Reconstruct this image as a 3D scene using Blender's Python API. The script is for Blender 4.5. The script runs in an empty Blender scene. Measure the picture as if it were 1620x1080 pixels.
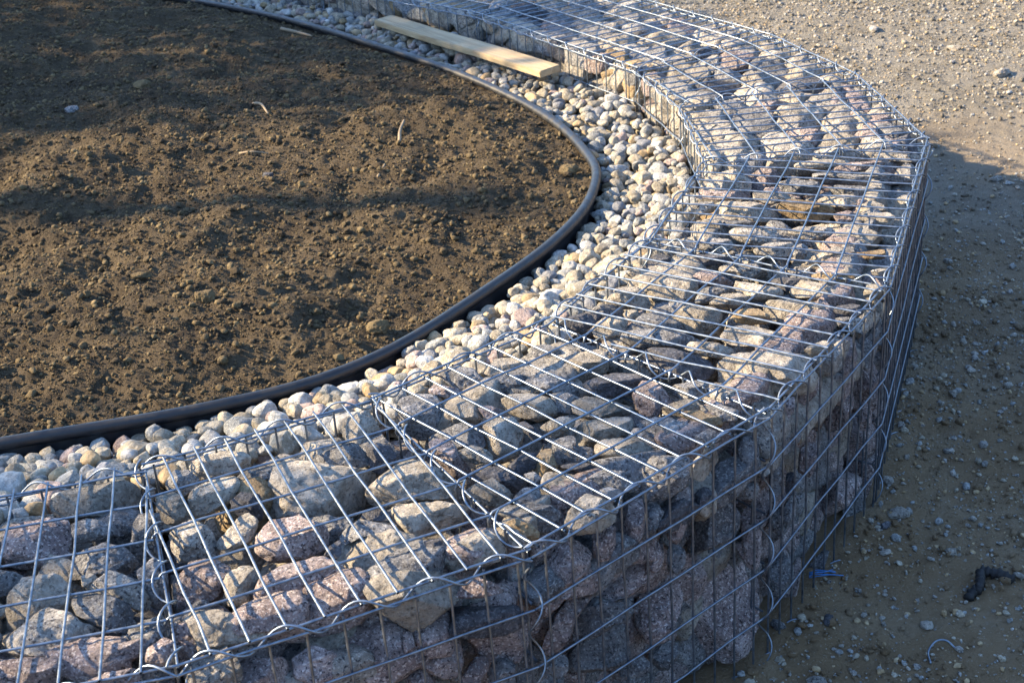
import bpy, bmesh, math, random
import numpy as np
from mathutils import Vector, Matrix

scene = bpy.context.scene
COL = scene.collection
rad = math.radians

# ------------------------------------------------------------------ camera
CAM_Z = 1.1015
PITCH, ROLL = rad(26.71), rad(-4.406)
cam_data = bpy.data.cameras.new("camera")
cam_data.sensor_width = 36.0
cam_data.lens = 2190.0 / 1620.0 * 36.0
cam_data.clip_start, cam_data.clip_end = 0.05, 400.0
cam_data.dof.use_dof = True
cam_data.dof.focus_distance = 2.55
cam_data.dof.aperture_fstop = 12.0
cam = bpy.data.objects.new("camera", cam_data)
COL.objects.link(cam)
cp, sp = math.cos(PITCH), math.sin(PITCH)
FWD = np.array([0, cp, -sp]); UP0 = np.array([0, sp, cp]); RT0 = np.array([1.0, 0, 0])
RT = RT0 * math.cos(ROLL) + UP0 * math.sin(ROLL)
UP = -RT0 * math.sin(ROLL) + UP0 * math.cos(ROLL)
cam.matrix_world = Matrix(((RT[0], UP[0], -FWD[0], 0), (RT[1], UP[1], -FWD[1], 0),
                           (RT[2], UP[2], -FWD[2], CAM_Z), (0, 0, 0, 1)))
scene.camera = cam

# ------------------------------------------------------------------ light
SUN_EL, SUN_AZ = rad(28.0), rad(171.0)        # azimuth of the sun, measured from +X towards +Y
to_sun = Vector((math.cos(SUN_EL) * math.cos(SUN_AZ), math.cos(SUN_EL) * math.sin(SUN_AZ), math.sin(SUN_EL)))
world = bpy.data.worlds.new("World")
scene.world = world
world.use_nodes = True
wn = world.node_tree
bg = wn.nodes["Background"]
sky = wn.nodes.new("ShaderNodeTexSky")
sky.sky_type = 'NISHITA'
sky.sun_disc = False
sky.sun_elevation = SUN_EL
sky.sun_rotation = math.pi / 2 - SUN_AZ
wn.links.new(sky.outputs[0], bg.inputs[0])
sky.ozone_density = 3.0
sky.dust_density = 0.3
bg.inputs[1].default_value = 0.15
sd = bpy.data.lights.new("sun", 'SUN')
sd.energy = 5.0
sd.angle = rad(0.6)
sd.color = (1.0, 0.77, 0.47)
sun = bpy.data.objects.new("sun", sd)
COL.objects.link(sun)
sun.rotation_euler = to_sun.to_track_quat('Z', 'Y').to_euler()
scene.view_settings.view_transform = 'Standard'
scene.view_settings.look = 'None'
scene.view_settings.gamma = 1.0
scene.view_settings.exposure = 1.85
scene.view_settings.use_curve_mapping = False

GROUND_Z = -0.50      # the lids of the baskets lie at z = 0
SOIL_Z = -0.112
rng = np.random.default_rng(11)
random.seed(11)

# ------------------------------------------------------------------ helpers
def nhash(ix, iy, iz, seed):
    h = (ix * 374761393 + iy * 668265263 + iz * 2147483647 + seed * 1274126177) & 0xFFFFFFFF
    h = ((h ^ (h >> 13)) * 1274126177) & 0xFFFFFFFF
    h = ((h ^ (h >> 16)) * 2246822519) & 0xFFFFFFFF
    return ((h >> 8) & 0xFFFF) / 65535.0

def vnoise(P, seed=0):
    """smooth value noise, -1..1, at points P (n,3)"""
    f = np.floor(P); i = f.astype(np.int64); t = P - f
    t = t * t * t * (t * (t * 6 - 15) + 10)
    r = 0
    for dx in (0, 1):
        wx = t[:, 0] if dx else 1 - t[:, 0]
        for dy in (0, 1):
            wy = t[:, 1] if dy else 1 - t[:, 1]
            for dz in (0, 1):
                wz = t[:, 2] if dz else 1 - t[:, 2]
                r = r + wx * wy * wz * nhash(i[:, 0] + dx, i[:, 1] + dy, i[:, 2] + dz, seed)
    return r * 2 - 1

def noise2(x, y, scale, seed, octaves=1, gain=0.5):
    P = np.stack([x * scale, y * scale, np.full_like(x, seed * 7.31)], 1)
    a, s, r = 1.0, 1.0, 0
    for o in range(octaves):
        r = r + a * vnoise(P * s + o * 17.3, seed + o); a *= gain; s *= 2.03
    return r

ICO = {}
def ico(level):
    if level not in ICO:
        bm = bmesh.new()
        bmesh.ops.create_icosphere(bm, subdivisions=level, radius=1.0)
        bm.verts.ensure_lookup_table()
        v = np.array([x.co[:] for x in bm.verts]); f = np.array([[q.index for q in p.verts] for p in bm.faces])
        bm.free(); ICO[level] = (v / np.linalg.norm(v, axis=1)[:, None], f)
    return ICO[level]

def mesh_np(name, V, F, mats, midx=None, smooth=True):
    """mesh from numpy verts and equal-sized faces"""
    me = bpy.data.meshes.new(name)
    n, k = F.shape
    me.vertices.add(len(V)); me.vertices.foreach_set("co", np.ascontiguousarray(V, dtype=np.float32).ravel())
    me.loops.add(n * k); me.loops.foreach_set("vertex_index", np.ascontiguousarray(F, dtype=np.int32).ravel())
    me.polygons.add(n); me.polygons.foreach_set("loop_start", np.arange(0, n * k, k, dtype=np.int32))
    me.polygons.foreach_set("loop_total", np.full(n, k, dtype=np.int32))
    me.polygons.foreach_set("use_smooth", np.full(n, smooth, dtype=bool))
    for m in (mats if isinstance(mats, (list, tuple)) else [mats]): me.materials.append(m)
    if midx is not None: me.polygons.foreach_set("material_index", np.ascontiguousarray(midx, dtype=np.int32))
    me.update(calc_edges=True)
    return me

def link(name, me, parent=None, loc=None):
    o = bpy.data.objects.new(name, me); COL.objects.link(o)
    if loc is not None: o.location = loc
    if parent is not None: o.parent = parent
    return o

def tag(o, label=None, cat=None, group=None, kind=None):
    if label: o["label"] = label
    if cat: o["category"] = cat
    if group: o["group"] = group
    if kind: o["kind"] = kind
    return o

class Batch:
    """collects triangle / quad pieces for ONE mesh"""
    def __init__(s): s.V = []; s.F = []; s.M = []; s.n = 0
    def add(s, V, F, m=0):
        s.V.append(V); s.F.append(F + s.n); s.M.append(np.full(len(F), m)); s.n += len(V)
    def mesh(s, name, mats, smooth=True):
        return mesh_np(name, np.concatenate(s.V), np.concatenate(s.F), mats, np.concatenate(s.M), smooth)

def tube(pts, r, sides=7, cap=True):
    """a round wire along a polyline"""
    pts = np.array(pts, float); n = len(pts)
    tg = np.gradient(pts, axis=0); tg /= np.linalg.norm(tg, axis=1)[:, None] + 1e-12
    ref = np.array([0, 0, 1.0]) if abs(tg[0, 2]) < 0.9 else np.array([1.0, 0, 0])
    u = np.cross(tg[0], ref); u /= np.linalg.norm(u)
    V = []
    for i in range(n):
        u = u - tg[i] * (u @ tg[i]); u /= np.linalg.norm(u); w = np.cross(tg[i], u)
        a = np.arange(sides) * 2 * math.pi / sides
        rr = r if np.isscalar(r) else r[i]
        V.append(pts[i] + rr * (np.cos(a)[:, None] * u + np.sin(a)[:, None] * w))
    F = []
    for i in range(n - 1):
        for j in range(sides):
            k = (j + 1) % sides
            F.append((i * sides + j, i * sides + k, (i + 1) * sides + k, (i + 1) * sides + j))
    V = np.concatenate(V)
    if cap:
        V = np.concatenate([V, pts[:1] - tg[:1] * (r if np.isscalar(r) else r[0]) * .4, pts[-1:] + tg[-1:] * (r if np.isscalar(r) else r[-1]) * .4])
        c0, c1 = n * sides, n * sides + 1
        for j in range(0, sides):
            k = (j + 1) % sides
            F.append((c0, k, j, c0)); F.append((c1, (n - 1) * sides + j, (n - 1) * sides + k, c1))
    return V, np.array(F)

def fix_quads(me):      # degenerate cap quads become triangles
    bm = bmesh.new(); bm.from_mesh(me)
    bmesh.ops.dissolve_degenerate(bm, dist=1e-7, edges=bm.edges[:])
    bm.to_mesh(me); bm.free(); return me

def wires_obj(name, lines, r, mat, parent=None, sides=7):
    b = Batch()
    for L in lines:
        V, F = tube(L, r, sides, cap=False); b.add(V, F)
        # flat end caps as quads fanned to a doubled centre are not needed: close with a ring of zero radius
    return link(name, b.mesh(name, mat), parent)

def wire(p, q, seg=4, j=0.0008):
    p = np.array(p, float); q = np.array(q, float)
    t = np.linspace(0, 1, seg + 1)[:, None]
    P = p + (q - p) * t
    if seg > 1: P[1:-1] += rng.normal(0, j, P[1:-1].shape)
    d = (q - p) / (np.linalg.norm(q - p) + 1e-9)
    return P

# ------------------------------------------------------------------ materials
def mat(name):
    m = bpy.data.materials.new(name); m.use_nodes = True
    nt = m.node_tree; return m, nt, nt.nodes["Principled BSDF"]

def N(nt, t, **kw):
    n = nt.nodes.new(t)
    for k, v in kw.items():
        if k in n.inputs: n.inputs[k].default_value = v
        else: setattr(n, k, v)
    return n

def ramp(nt, stops, src):
    n = nt.nodes.new("ShaderNodeValToRGB"); e = n.color_ramp.elements
    while len(e) < len(stops): e.new(0.5)
    for el, (p, c) in zip(e, stops):
        el.position = p; el.color = (*c, 1) if len(c) == 3 else c
    nt.links.new(src, n.inputs[0]); return n

def stone_mat(name, cols, fleck, dark, fs=260.0, famount=0.5, bump=0.5, rough=0.85, band=0.0):
    """speckled or plain field stone; cols: three base tones, fleck: light crystals, dark: dark crystals"""
    m, nt, b = mat(name); L = nt.links.new
    geo = N(nt, "ShaderNodeNewGeometry"); P = geo.outputs["Position"]
    big = N(nt, "ShaderNodeTexNoise", Scale=14.0, Detail=6.0, Roughness=0.65); L(P, big.inputs["Vector"])
    base = ramp(nt, [(0.32, cols[0]), (0.5, cols[1]), (0.68, cols[2])], big.outputs["Fac"])
    fine = N(nt, "ShaderNodeTexNoise", Scale=fs, Detail=2.0, Roughness=0.6); L(P, fine.inputs["Vector"])
    fr = ramp(nt, [(0.54, (0, 0, 0)), (0.64, (famount,) * 3)], fine.outputs["Fac"])
    mix1 = N(nt, "ShaderNodeMixRGB"); L(fr.outputs[0], mix1.inputs[0]); L(base.outputs[0], mix1.inputs[1]); mix1.inputs[2].default_value = (*fleck, 1)
    fine2 = N(nt, "ShaderNodeTexNoise", Scale=fs * 0.8, Detail=2.0, Roughness=0.7); 
    off = N(nt, "ShaderNodeVectorMath", operation='ADD'); off.inputs[1].default_value = (5.3, 2.1, 9.7); L(P, off.inputs[0]); L(off.outputs[0], fine2.inputs["Vector"])
    dr = ramp(nt, [(0.54, (0, 0, 0)), (0.66, (min(1, famount * 1.3),) * 3)], fine2.outputs["Fac"])
    mix2 = N(nt, "ShaderNodeMixRGB"); L(dr.outputs[0], mix2.inputs[0]); L(mix1.outputs[0], mix2.inputs[1]); mix2.inputs[2].default_value = (*dark, 1)
    # every stone its own brightness
    oi = N(nt, "ShaderNodeObjectInfo")
    med = N(nt, "ShaderNodeTexNoise", Scale=48.0, Detail=5.0, Roughness=0.7); L(P, med.inputs["Vector"])
    mul = N(nt, "ShaderNodeMapRange"); mul.inputs["To Min"].default_value = 0.78; mul.inputs["To Max"].default_value = 1.25
    L(oi.outputs["Random"], mul.inputs[0])
    mr = N(nt, "ShaderNodeMapRange"); mr.inputs["From Min"].default_value = 0.3; mr.inputs["From Max"].default_value = 0.7
    mr.inputs["To Min"].default_value = 0.6; mr.inputs["To Max"].default_value = 1.4; L(med.outputs["Fac"], mr.inputs[0])
    mm = N(nt, "ShaderNodeMath", operation='MULTIPLY'); L(mul.outputs[0], mm.inputs[0]); L(mr.outputs[0], mm.inputs[1])
    sc = N(nt, "ShaderNodeVectorMath", operation='SCALE'); L(mix2.outputs[0], sc.inputs[0]); L(mm.outputs[0], sc.inputs["Scale"])
    L(sc.outputs[0], b.inputs["Base Color"])
    b.inputs["Roughness"].default_value = rough
    b.inputs["Specular IOR Level"].default_value = 0.35
    bn = N(nt, "ShaderNodeTexNoise", Scale=75.0, Detail=8.0, Roughness=0.72); L(P, bn.inputs["Vector"])
    bp = N(nt, "ShaderNodeBump", Strength=min(1, bump * 1.3), Distance=0.02); L(bn.outputs["Fac"], bp.inputs["Height"])
    bp2 = N(nt, "ShaderNodeBump", Strength=bump, Distance=0.005); L(fine.outputs["Fac"], bp2.inputs["Height"]); L(bp.outputs[0], bp2.inputs["Normal"])
    L(bp2.outputs[0], b.inputs["Normal"])
    return m

STONE = {
 'b': stone_mat("tan_limestone", [(.25, .225, .19), (.40, .365, .315), (.53, .49, .43)], (.54, .52, .46), (.08, .07, .06), 190, .5, .7),
 's': stone_mat("pale_granite", [(.26, .24, .21), (.36, .34, .31), (.46, .43, .39)], (.62, .6, .57), (.06, .06, .07), 210, .75, .7),
 'g': stone_mat("grey_granite", [(.12, .122, .13), (.215, .217, .225), (.33, .332, .335)], (.5, .5, .5), (.035, .035, .045), 230, .7, .65),
 'p': stone_mat("pink_granite", [(.19, .145, .14), (.285, .232, .225), (.38, .325, .315)], (.66, .6, .58), (.05, .04, .045), 230, .75, .6),
 'd': stone_mat("charcoal_stone", [(.05, .052, .062), (.08, .082, .095), (.12, .12, .13)], (.25, .25, .27), (.02, .02, .025), 230, .5, .55),
 'o': stone_mat("ochre_stone", [(.2, .14, .08), (.29, .215, .125), (.37, .29, .19)], (.5, .42, .3), (.1, .06, .03), 190, .4, .6),
}
SKEYS = ['b', 's', 'g', 'p', 'd', 'o']
SMATS = [STONE[k] for k in SKEYS]
WORD = {'b': 'tan limestone', 's': 'pale speckled granite', 'g': 'grey speckled granite', 'p': 'pinkish brown granite',
        'd': 'dark charcoal', 'o': 'ochre brown'}
PEB = {
 'cream': stone_mat("cream_pebble", [(.22, .19, .14), (.32, .285, .22), (.42, .385, .31)], (.56, .53, .47), (.16, .13, .09), 200, .45, .4, .8),
 'white': stone_mat("white_pebble", [(.28, .28, .265), (.38, .38, .36), (.49, .48, .46)], (.66, .66, .64), (.2, .2, .19), 200, .45, .4, .8),
 'grey': stone_mat("grey_pebble", [(.19, .2, .2), (.26, .27, .265), (.34, .345, .335)], (.48, .48, .46), (.09, .09, .09), 220, .55, .45, .8),
 'pink': stone_mat("pink_pebble", [(.24, .18, .16), (.33, .26, .235), (.41, .345, .32)], (.5, .43, .4), (.13, .08, .07), 220, .5, .4, .8),
 'ochre': stone_mat("ochre_pebble", [(.24, .165, .085), (.33, .245, .14), (.4, .32, .21)], (.5, .43, .31), (.2, .13, .06), 220, .3, .25, .7),
 'slate': stone_mat("slate_pebble", [(.12, .13, .15), (.18, .19, .21), (.25, .26, .28)], (.4, .4, .4), (.07, .07, .08), 240, .4, .3, .75),
}
PKEYS = list(PEB); PMATS = [PEB[k] for k in PKEYS]

m_wire, nt, b = mat("galvanised_wire")
b.inputs["Base Color"].default_value = (.50, .54, .60, 1); b.inputs["Metallic"].default_value = 0.9
b.inputs["Roughness"].default_value = 0.38
nz = N(nt, "ShaderNodeTexNoise", Scale=90.0, Detail=4.0); nt.links.new(N(nt, "ShaderNodeNewGeometry").outputs["Position"], nz.inputs["Vector"])
rr = ramp(nt, [(0.3, (.34,) * 3), (0.7, (.52,) * 3)], nz.outputs["Fac"]); nt.links.new(rr.outputs[0], b.inputs["Roughness"])
cr = ramp(nt, [(0.35, (.15, .19, .25)), (0.65, (.27, .315, .37))], nz.outputs["Fac"]); nt.links.new(cr.outputs[0], b.inputs["Base Color"])

m_edge, nt, b = mat("black_plastic")
b.inputs["Base Color"].default_value = (.018, .019, .022, 1); b.inputs["Roughness"].default_value = 0.42
nz = N(nt, "ShaderNodeTexNoise", Scale=35.0, Detail=6.0, Roughness=0.7); nt.links.new(N(nt, "ShaderNodeNewGeometry").outputs["Position"], nz.inputs["Vector"])
cr = ramp(nt, [(0.45, (.012, .014, .019)), (0.8, (.028, .028, .028))], nz.outputs["Fac"]); nt.links.new(cr.outputs[0], b.inputs["Base Color"])
rr = ramp(nt, [(0.4, (.34,) * 3), (0.7, (.65,) * 3)], nz.outputs["Fac"]); nt.links.new(rr.outputs[0], b.inputs["Roughness"])

def earth_mat(name, cols, fleckc, scale=9.0, famount=.6, bump=1.0, dist=.01, far=None):
    m, nt, b = mat(name); L = nt.links.new
    P = N(nt, "ShaderNodeNewGeometry").outputs["Position"]
    n1 = N(nt, "ShaderNodeTexNoise", Scale=scale, Detail=9.0, Roughness=0.7); L(P, n1.inputs["Vector"])
    c = ramp(nt, [(0.3, cols[0]), (0.5, cols[1]), (0.7, cols[2])], n1.outputs["Fac"])
    n2 = N(nt, "ShaderNodeTexNoise", Scale=170.0, Detail=3.0, Roughness=0.7); L(P, n2.inputs["Vector"])
    f = ramp(nt, [(0.60, (0, 0, 0)), (0.70, (famount,) * 3)], n2.outputs["Fac"])
    mx = N(nt, "ShaderNodeMixRGB"); L(f.outputs[0], mx.inputs[0]); L(c.outputs[0], mx.inputs[1]); mx.inputs[2].default_value = (*fleckc, 1)
    if far is None: L(mx.outputs[0], b.inputs["Base Color"])
    else:     # greyer ground colour farther off
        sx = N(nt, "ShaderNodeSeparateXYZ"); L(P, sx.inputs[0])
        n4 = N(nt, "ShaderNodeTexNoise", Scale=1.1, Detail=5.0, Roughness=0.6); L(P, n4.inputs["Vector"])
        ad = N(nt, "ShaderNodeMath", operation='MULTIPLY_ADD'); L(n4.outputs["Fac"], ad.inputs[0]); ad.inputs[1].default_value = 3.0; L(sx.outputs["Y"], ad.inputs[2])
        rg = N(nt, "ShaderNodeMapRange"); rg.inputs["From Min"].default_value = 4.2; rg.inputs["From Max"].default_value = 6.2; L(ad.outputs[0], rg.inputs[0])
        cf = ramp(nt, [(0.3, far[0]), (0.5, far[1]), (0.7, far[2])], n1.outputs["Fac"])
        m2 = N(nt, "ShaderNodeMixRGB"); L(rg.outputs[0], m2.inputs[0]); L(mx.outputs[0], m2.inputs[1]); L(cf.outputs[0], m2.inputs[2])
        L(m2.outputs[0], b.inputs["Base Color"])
    b.inputs["Roughness"].default_value = 0.95
    b.inputs["Specular IOR Level"].default_value = 0.2
    n3 = N(nt, "ShaderNodeTexNoise", Scale=110.0, Detail=8.0, Roughness=0.75); L(P, n3.inputs["Vector"])
    bp = N(nt, "ShaderNodeBump", Strength=bump, Distance=dist); L(n3.outputs["Fac"], bp.inputs["Height"]); L(bp.outputs[0], b.inputs["Normal"])
    return m
m_soil = earth_mat("dark_garden_soil", [(.055, .043, .031), (.098, .076, .05), (.158, .123, .08)], (.24, .19, .12), 8.0, .5, 1.0, .022)
m_clod = earth_mat("soil_clods", [(.075, .057, .037), (.15, .114, .064), (.275, .212, .115)], (.28, .23, .15), 14.0, .3)
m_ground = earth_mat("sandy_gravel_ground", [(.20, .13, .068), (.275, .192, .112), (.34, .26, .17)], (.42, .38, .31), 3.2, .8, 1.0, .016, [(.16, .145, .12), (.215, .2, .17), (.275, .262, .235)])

# ------------------------------------------------------------------ plan of the wall
IN = np.array([(-.985, 1.752), (-.589, 1.863), (-.243, 2.024), (.071, 2.267), (.291, 2.612), (.485, 3.038), (.488, 3.484), (.414, 3.85), (-.034, 4.647), (-.63, 5.34), (-1.34, 6.05)])
OUT = np.array([(-.938, 1.277), (-.447, 1.368), (.001, 1.557), (.393, 1.88), (.701, 2.309), (1.008, 3.068), (.984, 3.626), (.846, 4.098), (.303, 5.08), (-.386, 5.87), (-1.1, 6.6)])
NB = len(IN) - 1
BNAME = ["first basket from the left", "second basket from the left", "third basket from the left", "fourth basket from the left",
         "fifth basket from the left", "sixth basket from the left", "seventh basket from the left",
         "long basket beside the plank", "far basket behind the plank", "farthest basket"]
EDGE = np.array([(-1.35, 2.09), (-1.15, 2.10), (-.979, 2.118), (-.918, 2.132), (-.832, 2.150), (-.743, 2.168), (-.653, 2.188), (-.563, 2.212), (-.427, 2.258), (-.324, 2.313), (-.236, 2.385), (-.153, 2.476), (-.042, 2.625), (.081, 2.806), (.167, 2.979), (.212, 3.109), (.239, 3.243), (.245, 3.345), (.225, 3.484), (.188, 3.654), (.130, 3.823), (.062, 3.978), (-.067, 4.226), (-.219, 4.47), (-.385, 4.71), (-.566, 4.964), (-.767, 5.226), (-.98, 5.46), (-1.194, 5.67), (-1.502, 5.91), (-1.9, 6.15), (-2.3, 6.32)])

def catmull(P, n):
    P = np.array(P); Q = np.vstack([2 * P[0] - P[1], P, 2 * P[-1] - P[-2]]); R = []
    for i in range(len(P) - 1):
        a, b, c, d = Q[i:i + 4]
        for t in np.linspace(0, 1, n, endpoint=False):
            R.append(.5 * ((2 * b) + (-a + c) * t + (2 * a - 5 * b + 4 * c - d) * t ** 2 + (-a + 3 * b - 3 * c + d) * t ** 3))
    R.append(P[-1]); return np.array(R)
EL = catmull(EDGE, 8)
for _ in range(12): EL[1:-1] = EL[1:-1] * .5 + (EL[:-2] + EL[2:]) * .25

def pip(P, poly):
    P = np.atleast_2d(P); c = np.zeros(len(P), bool); n = len(poly)
    for i in range(n):
        a, b = poly[i], poly[i - 1]
        if a[1] == b[1]: continue
        m = (a[1] > P[:, 1]) != (b[1] > P[:, 1])
        c ^= m & (P[:, 0] < (b[0] - a[0]) * (P[:, 1] - a[1]) / (b[1] - a[1]) + a[0])
    return c

def seg_dist(P, line):
    """distance from points to a polyline and index of the nearest segment"""
    best = np.full(len(P), 1e9); idx = np.zeros(len(P), int)
    for i in range(len(line) - 1):
        a, b = line[i], line[i + 1]; d = b - a
        t = np.clip(((P - a) @ d) / (d @ d), 0, 1); q = a + t[:, None] * d
        r = np.linalg.norm(P - q, axis=1); m = r < best; best[m] = r[m]; idx[m] = i
    return best, idx

def cam_xy(p):
    q = np.asarray(p, float) - np.array([0, 0, CAM_Z]); z = q @ FWD
    return 810 + 2190 * (q @ RT) / z, 540 - 2190 * (q @ UP) / z, z

# ------------------------------------------------------------------ ground outside the wall
def grid_mesh(name, x0, x1, y0, y1, step, zf, mat_, keep=None):
    xs = np.arange(x0, x1 + step, step); ys = np.arange(y0, y1 + step, step)
    X, Y = np.meshgrid(xs, ys); x, y = X.ravel(), Y.ravel()
    z = zf(x, y); V = np.stack([x, y, z], 1)
    nx = len(xs); i = np.arange(nx - 1)[None, :] + (np.arange(len(ys) - 1) * nx)[:, None]; i = i.ravel()
    F = np.stack([i, i + 1, i + nx + 1, i + nx], 1)
    if keep is not None:
        k = keep(V[:, :2][F].mean(1)); F = F[k]
        u, inv = np.unique(F, return_inverse=True); V = V[u]; F = inv.reshape(F.shape)
    return mesh_np(name, V, F, mat_)

def ground_z(x, y):
    r = noise2(x, y, .9, 3, 3) * .008 + noise2(x, y, 9, 5, 4, .6) * .0045 + noise2(x, y, 40, 6, 3, .65) * .0032
    # faint wheel ruts running across at the far right
    r += .006 * np.sin((y + .15 * x) * 21 + 1.2 * noise2(x, y, 1.3, 8, 2)) * np.clip((x - .9) * 1.2, 0, 1) * np.clip((5.2 - y) * .8, 0, 1)
    # earth heaped against the foot of the wall
    P = np.stack([x, y], 1); d, _ = seg_dist(P, OUT)
    return GROUND_Z + r + .012 * np.exp(-(d / .07) ** 2)
inner_hide = np.vstack([IN * .55 + OUT * .45, np.array([(-2.2, 6.6), (-4, 5), (-4, 1.3), (-.98, 1.5)])])
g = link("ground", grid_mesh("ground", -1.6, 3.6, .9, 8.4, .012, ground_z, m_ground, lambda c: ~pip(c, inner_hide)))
tag(g, kind="structure")
far = Batch()
R0 = [(-1.6, .9), (3.6, .9), (3.6, 8.4), (-1.6, 8.4)]
def sheet(b, x0, y0, x1, y1, z): b.add(np.array([(x0, y0, z), (x1, y0, z), (x1, y1, z), (x0, y1, z)], float), np.array([[0, 1, 2, 3]]))
for r in ((-60, -60, 60, .9), (-60, 8.4, 60, 60), (-60, .9, -1.6, 8.4), (3.6, .9, 60, 8.4)): sheet(far, *r, GROUND_Z - .003)
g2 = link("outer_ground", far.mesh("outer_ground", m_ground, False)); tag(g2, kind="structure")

# ------------------------------------------------------------------ soil bed inside the ring
soil_poly = np.vstack([EL, np.array([(-4.6, 6.9), (-4.9, 2.0)])])
def soil_z(x, y):
    P = np.stack([x, y], 1); d, _ = seg_dist(P, EL)
    big = noise2(x, y, 1.5, 21, 2) * .022 + noise2(x, y, 4.2, 22, 3, .55) * .026
    mid = noise2(x, y, 13, 23, 3, .6) * .0095; fin = noise2(x, y, 60, 25, 3, .7) * .005
    w = np.clip(d / .25, 0, 1)
    rut = -.014 * np.exp(-((y - 3.05 - .12 * np.sin(x * 3)) / .09) ** 2) * w
    return SOIL_Z + .03 * w + big * (.15 + .85 * w) + mid * (.4 + .6 * w) + fin + rut
s_ = link("soil", grid_mesh("soil", -3.0, .3, 1.95, 6.9, .0085, soil_z, m_soil, lambda c: pip(c, soil_poly)))
tag(s_, kind="structure")
s2 = Batch(); sheet(s2, -5.2, 1.2, -2.98, 7.4, SOIL_Z - .005)
s2 = link("soil_field", s2.mesh("soil_field", m_soil, False)); tag(s2, kind="structure")

# ------------------------------------------------------------------ stones
def rock_verts(level, r_fn, T, seed, flat=0.0, facets=9, rough=1.0, size=0.1, full=None):
    """local coordinates: x,y in the outline plane, z the outward side"""
    d, F = ico(level); g_ = np.random.default_rng(seed)
    th = np.arctan2(d[:, 1], d[:, 0]); c = np.sqrt(d[:, 0] ** 2 + d[:, 1] ** 2)
    R = r_fn(th) * c ** .78
    V = np.stack([R * np.cos(th), R * np.sin(th), T * np.sign(d[:, 2]) * np.abs(d[:, 2]) ** .8], 1)
    for _ in range(facets):
        n = g_.normal(size=3); n[2] = n[2] * 1.3 + .5 * np.sign(n[2]); n /= np.linalg.norm(n)
        s = V @ n; hmax = s.max(); side = abs(n[2])
        k = g_.uniform(.58, .88) if side > .45 else g_.uniform(.88, .97)
        over = np.clip(s - k * hmax, 0, None); V = V - n * over[:, None]
    q = V / size
    off = g_.uniform(0, 50, 3)
    n1 = vnoise(q * 2.1 + off, 1); n2 = vnoise(q * 5.5 + off, 2); n3 = vnoise(q * 13 + off, 3)
    ridge = 1 - np.abs(vnoise(q * 3.7 + off, 4)) * 2
    n4 = vnoise(q * 24 + off, 7)
    amp = size * rough * (.012 * n1 + .014 * n2 + .016 * n3 + .013 * ridge + .011 * n4)
    if full is not None:      # keep the full outline after the facets are cut
        for a in (0, 1):
            lo, hi = V[:, a].min(), V[:, a].max(); V[:, a] = full[a][0] + (V[:, a] - lo) / (hi - lo) * (full[a][1] - full[a][0])
    nrm = V / (np.linalg.norm(V, axis=1)[:, None] + 1e-9)
    return V + nrm * amp[:, None], F

def poly_radius(pts):
    pts = np.array(pts, float); n = len(pts)
    A = np.linspace(-math.pi, math.pi, 145)
    R = np.zeros(len(A))
    for i, a in enumerate(A):
        dx, dy = math.cos(a), math.sin(a); best = 0
        for j in range(n):
            p, q = pts[j], pts[(j + 1) % n]; e = q - p; den = dx * e[1] - dy * e[0]
            if abs(den) < 1e-12: continue
            t = (p[0] * e[1] - p[1] * e[0]) / den; u = (p[0] * dy - p[1] * dx) / den
            if t > 0 and -1e-6 <= u <= 1 + 1e-6: best = max(best, t)
        R[i] = best
    R[R == 0] = np.median(R)
    P = np.concatenate([R[:-1], R[:-1], R[:-1]]); k = np.exp(-(np.arange(-4, 5) / 1.9) ** 2); k /= k.sum()
    R2 = np.convolve(P, k, 'same')[144:288]; R2 = np.append(R2, R2[0])
    return lambda th: np.interp(th, A, R2)

def panel_clamp(V, k):
    """stones lie against the mesh: nothing reaches past lid, outer or inner panel of basket k"""
    a, b = OUT[k], OUT[k + 1]; d = (b - a) / np.linalg.norm(b - a); n = np.array([d[1], -d[0]])
    s = (V[:, :2] - a) @ n + .006; m = s > 0; V[m, :2] -= n * s[m, None] * .97
    a, b = IN[k], IN[k + 1]; d = (b - a) / np.linalg.norm(b - a); n = np.array([-d[1], d[0]])
    s = (V[:, :2] - a) @ n + .006; m = s > 0; V[m, :2] -= n * s[m, None] * .97
    zt = -.006; m = V[:, 2] > zt; V[m, 2] = zt + (V[m, 2] - zt) * .03
    m = V[:, 2] < GROUND_Z + .004; V[m, 2] = GROUND_Z + .004
    return V

def which_basket(p):
    for k in range(NB):
        if pip(p[:2], np.array([IN[k], IN[k + 1], OUT[k + 1], OUT[k]]))[0]: return k
    c = (IN[:-1] + IN[1:] + OUT[:-1] + OUT[1:]) / 4
    return int(np.argmin(np.linalg.norm(c - np.array(p[:2]), axis=1)))

STONES = []   # dicts: V, F, cls, basket, face, size, px (apparent size)
def add_stone(V, F, cls, k, face, size, layer=1):
    c = V.mean(0); u, v, z = cam_xy(c)
    vis = -60 < u < 1680 and -60 < v < 1140 and z > 0
    front = {'top': .75, 'outer': 1.0, 'inner': .7}[face]
    if face == 'outer':
        a, b = OUT[k], OUT[k + 1]; d = (b - a) / np.linalg.norm(b - a); n = np.array([d[1], -d[0], 0])
        w = (np.array([0, 0, CAM_Z]) - c); front = n @ w / np.linalg.norm(w)
    if face == 'inner':
        a, b = IN[k], IN[k + 1]; d = (b - a) / np.linalg.norm(b - a); n = np.array([-d[1], d[0], 0])
        w = (np.array([0, 0, CAM_Z]) - c); front = n @ w / np.linalg.norm(w)
        if c[2] < -.14: front = 0
    px = (size / z) ** 2 * front if (vis and front > 0 and layer == 1) else 0
    STONES.append(dict(V=V, F=F, cls=cls, k=k, face=face, size=size, px=px, c=c))

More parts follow.
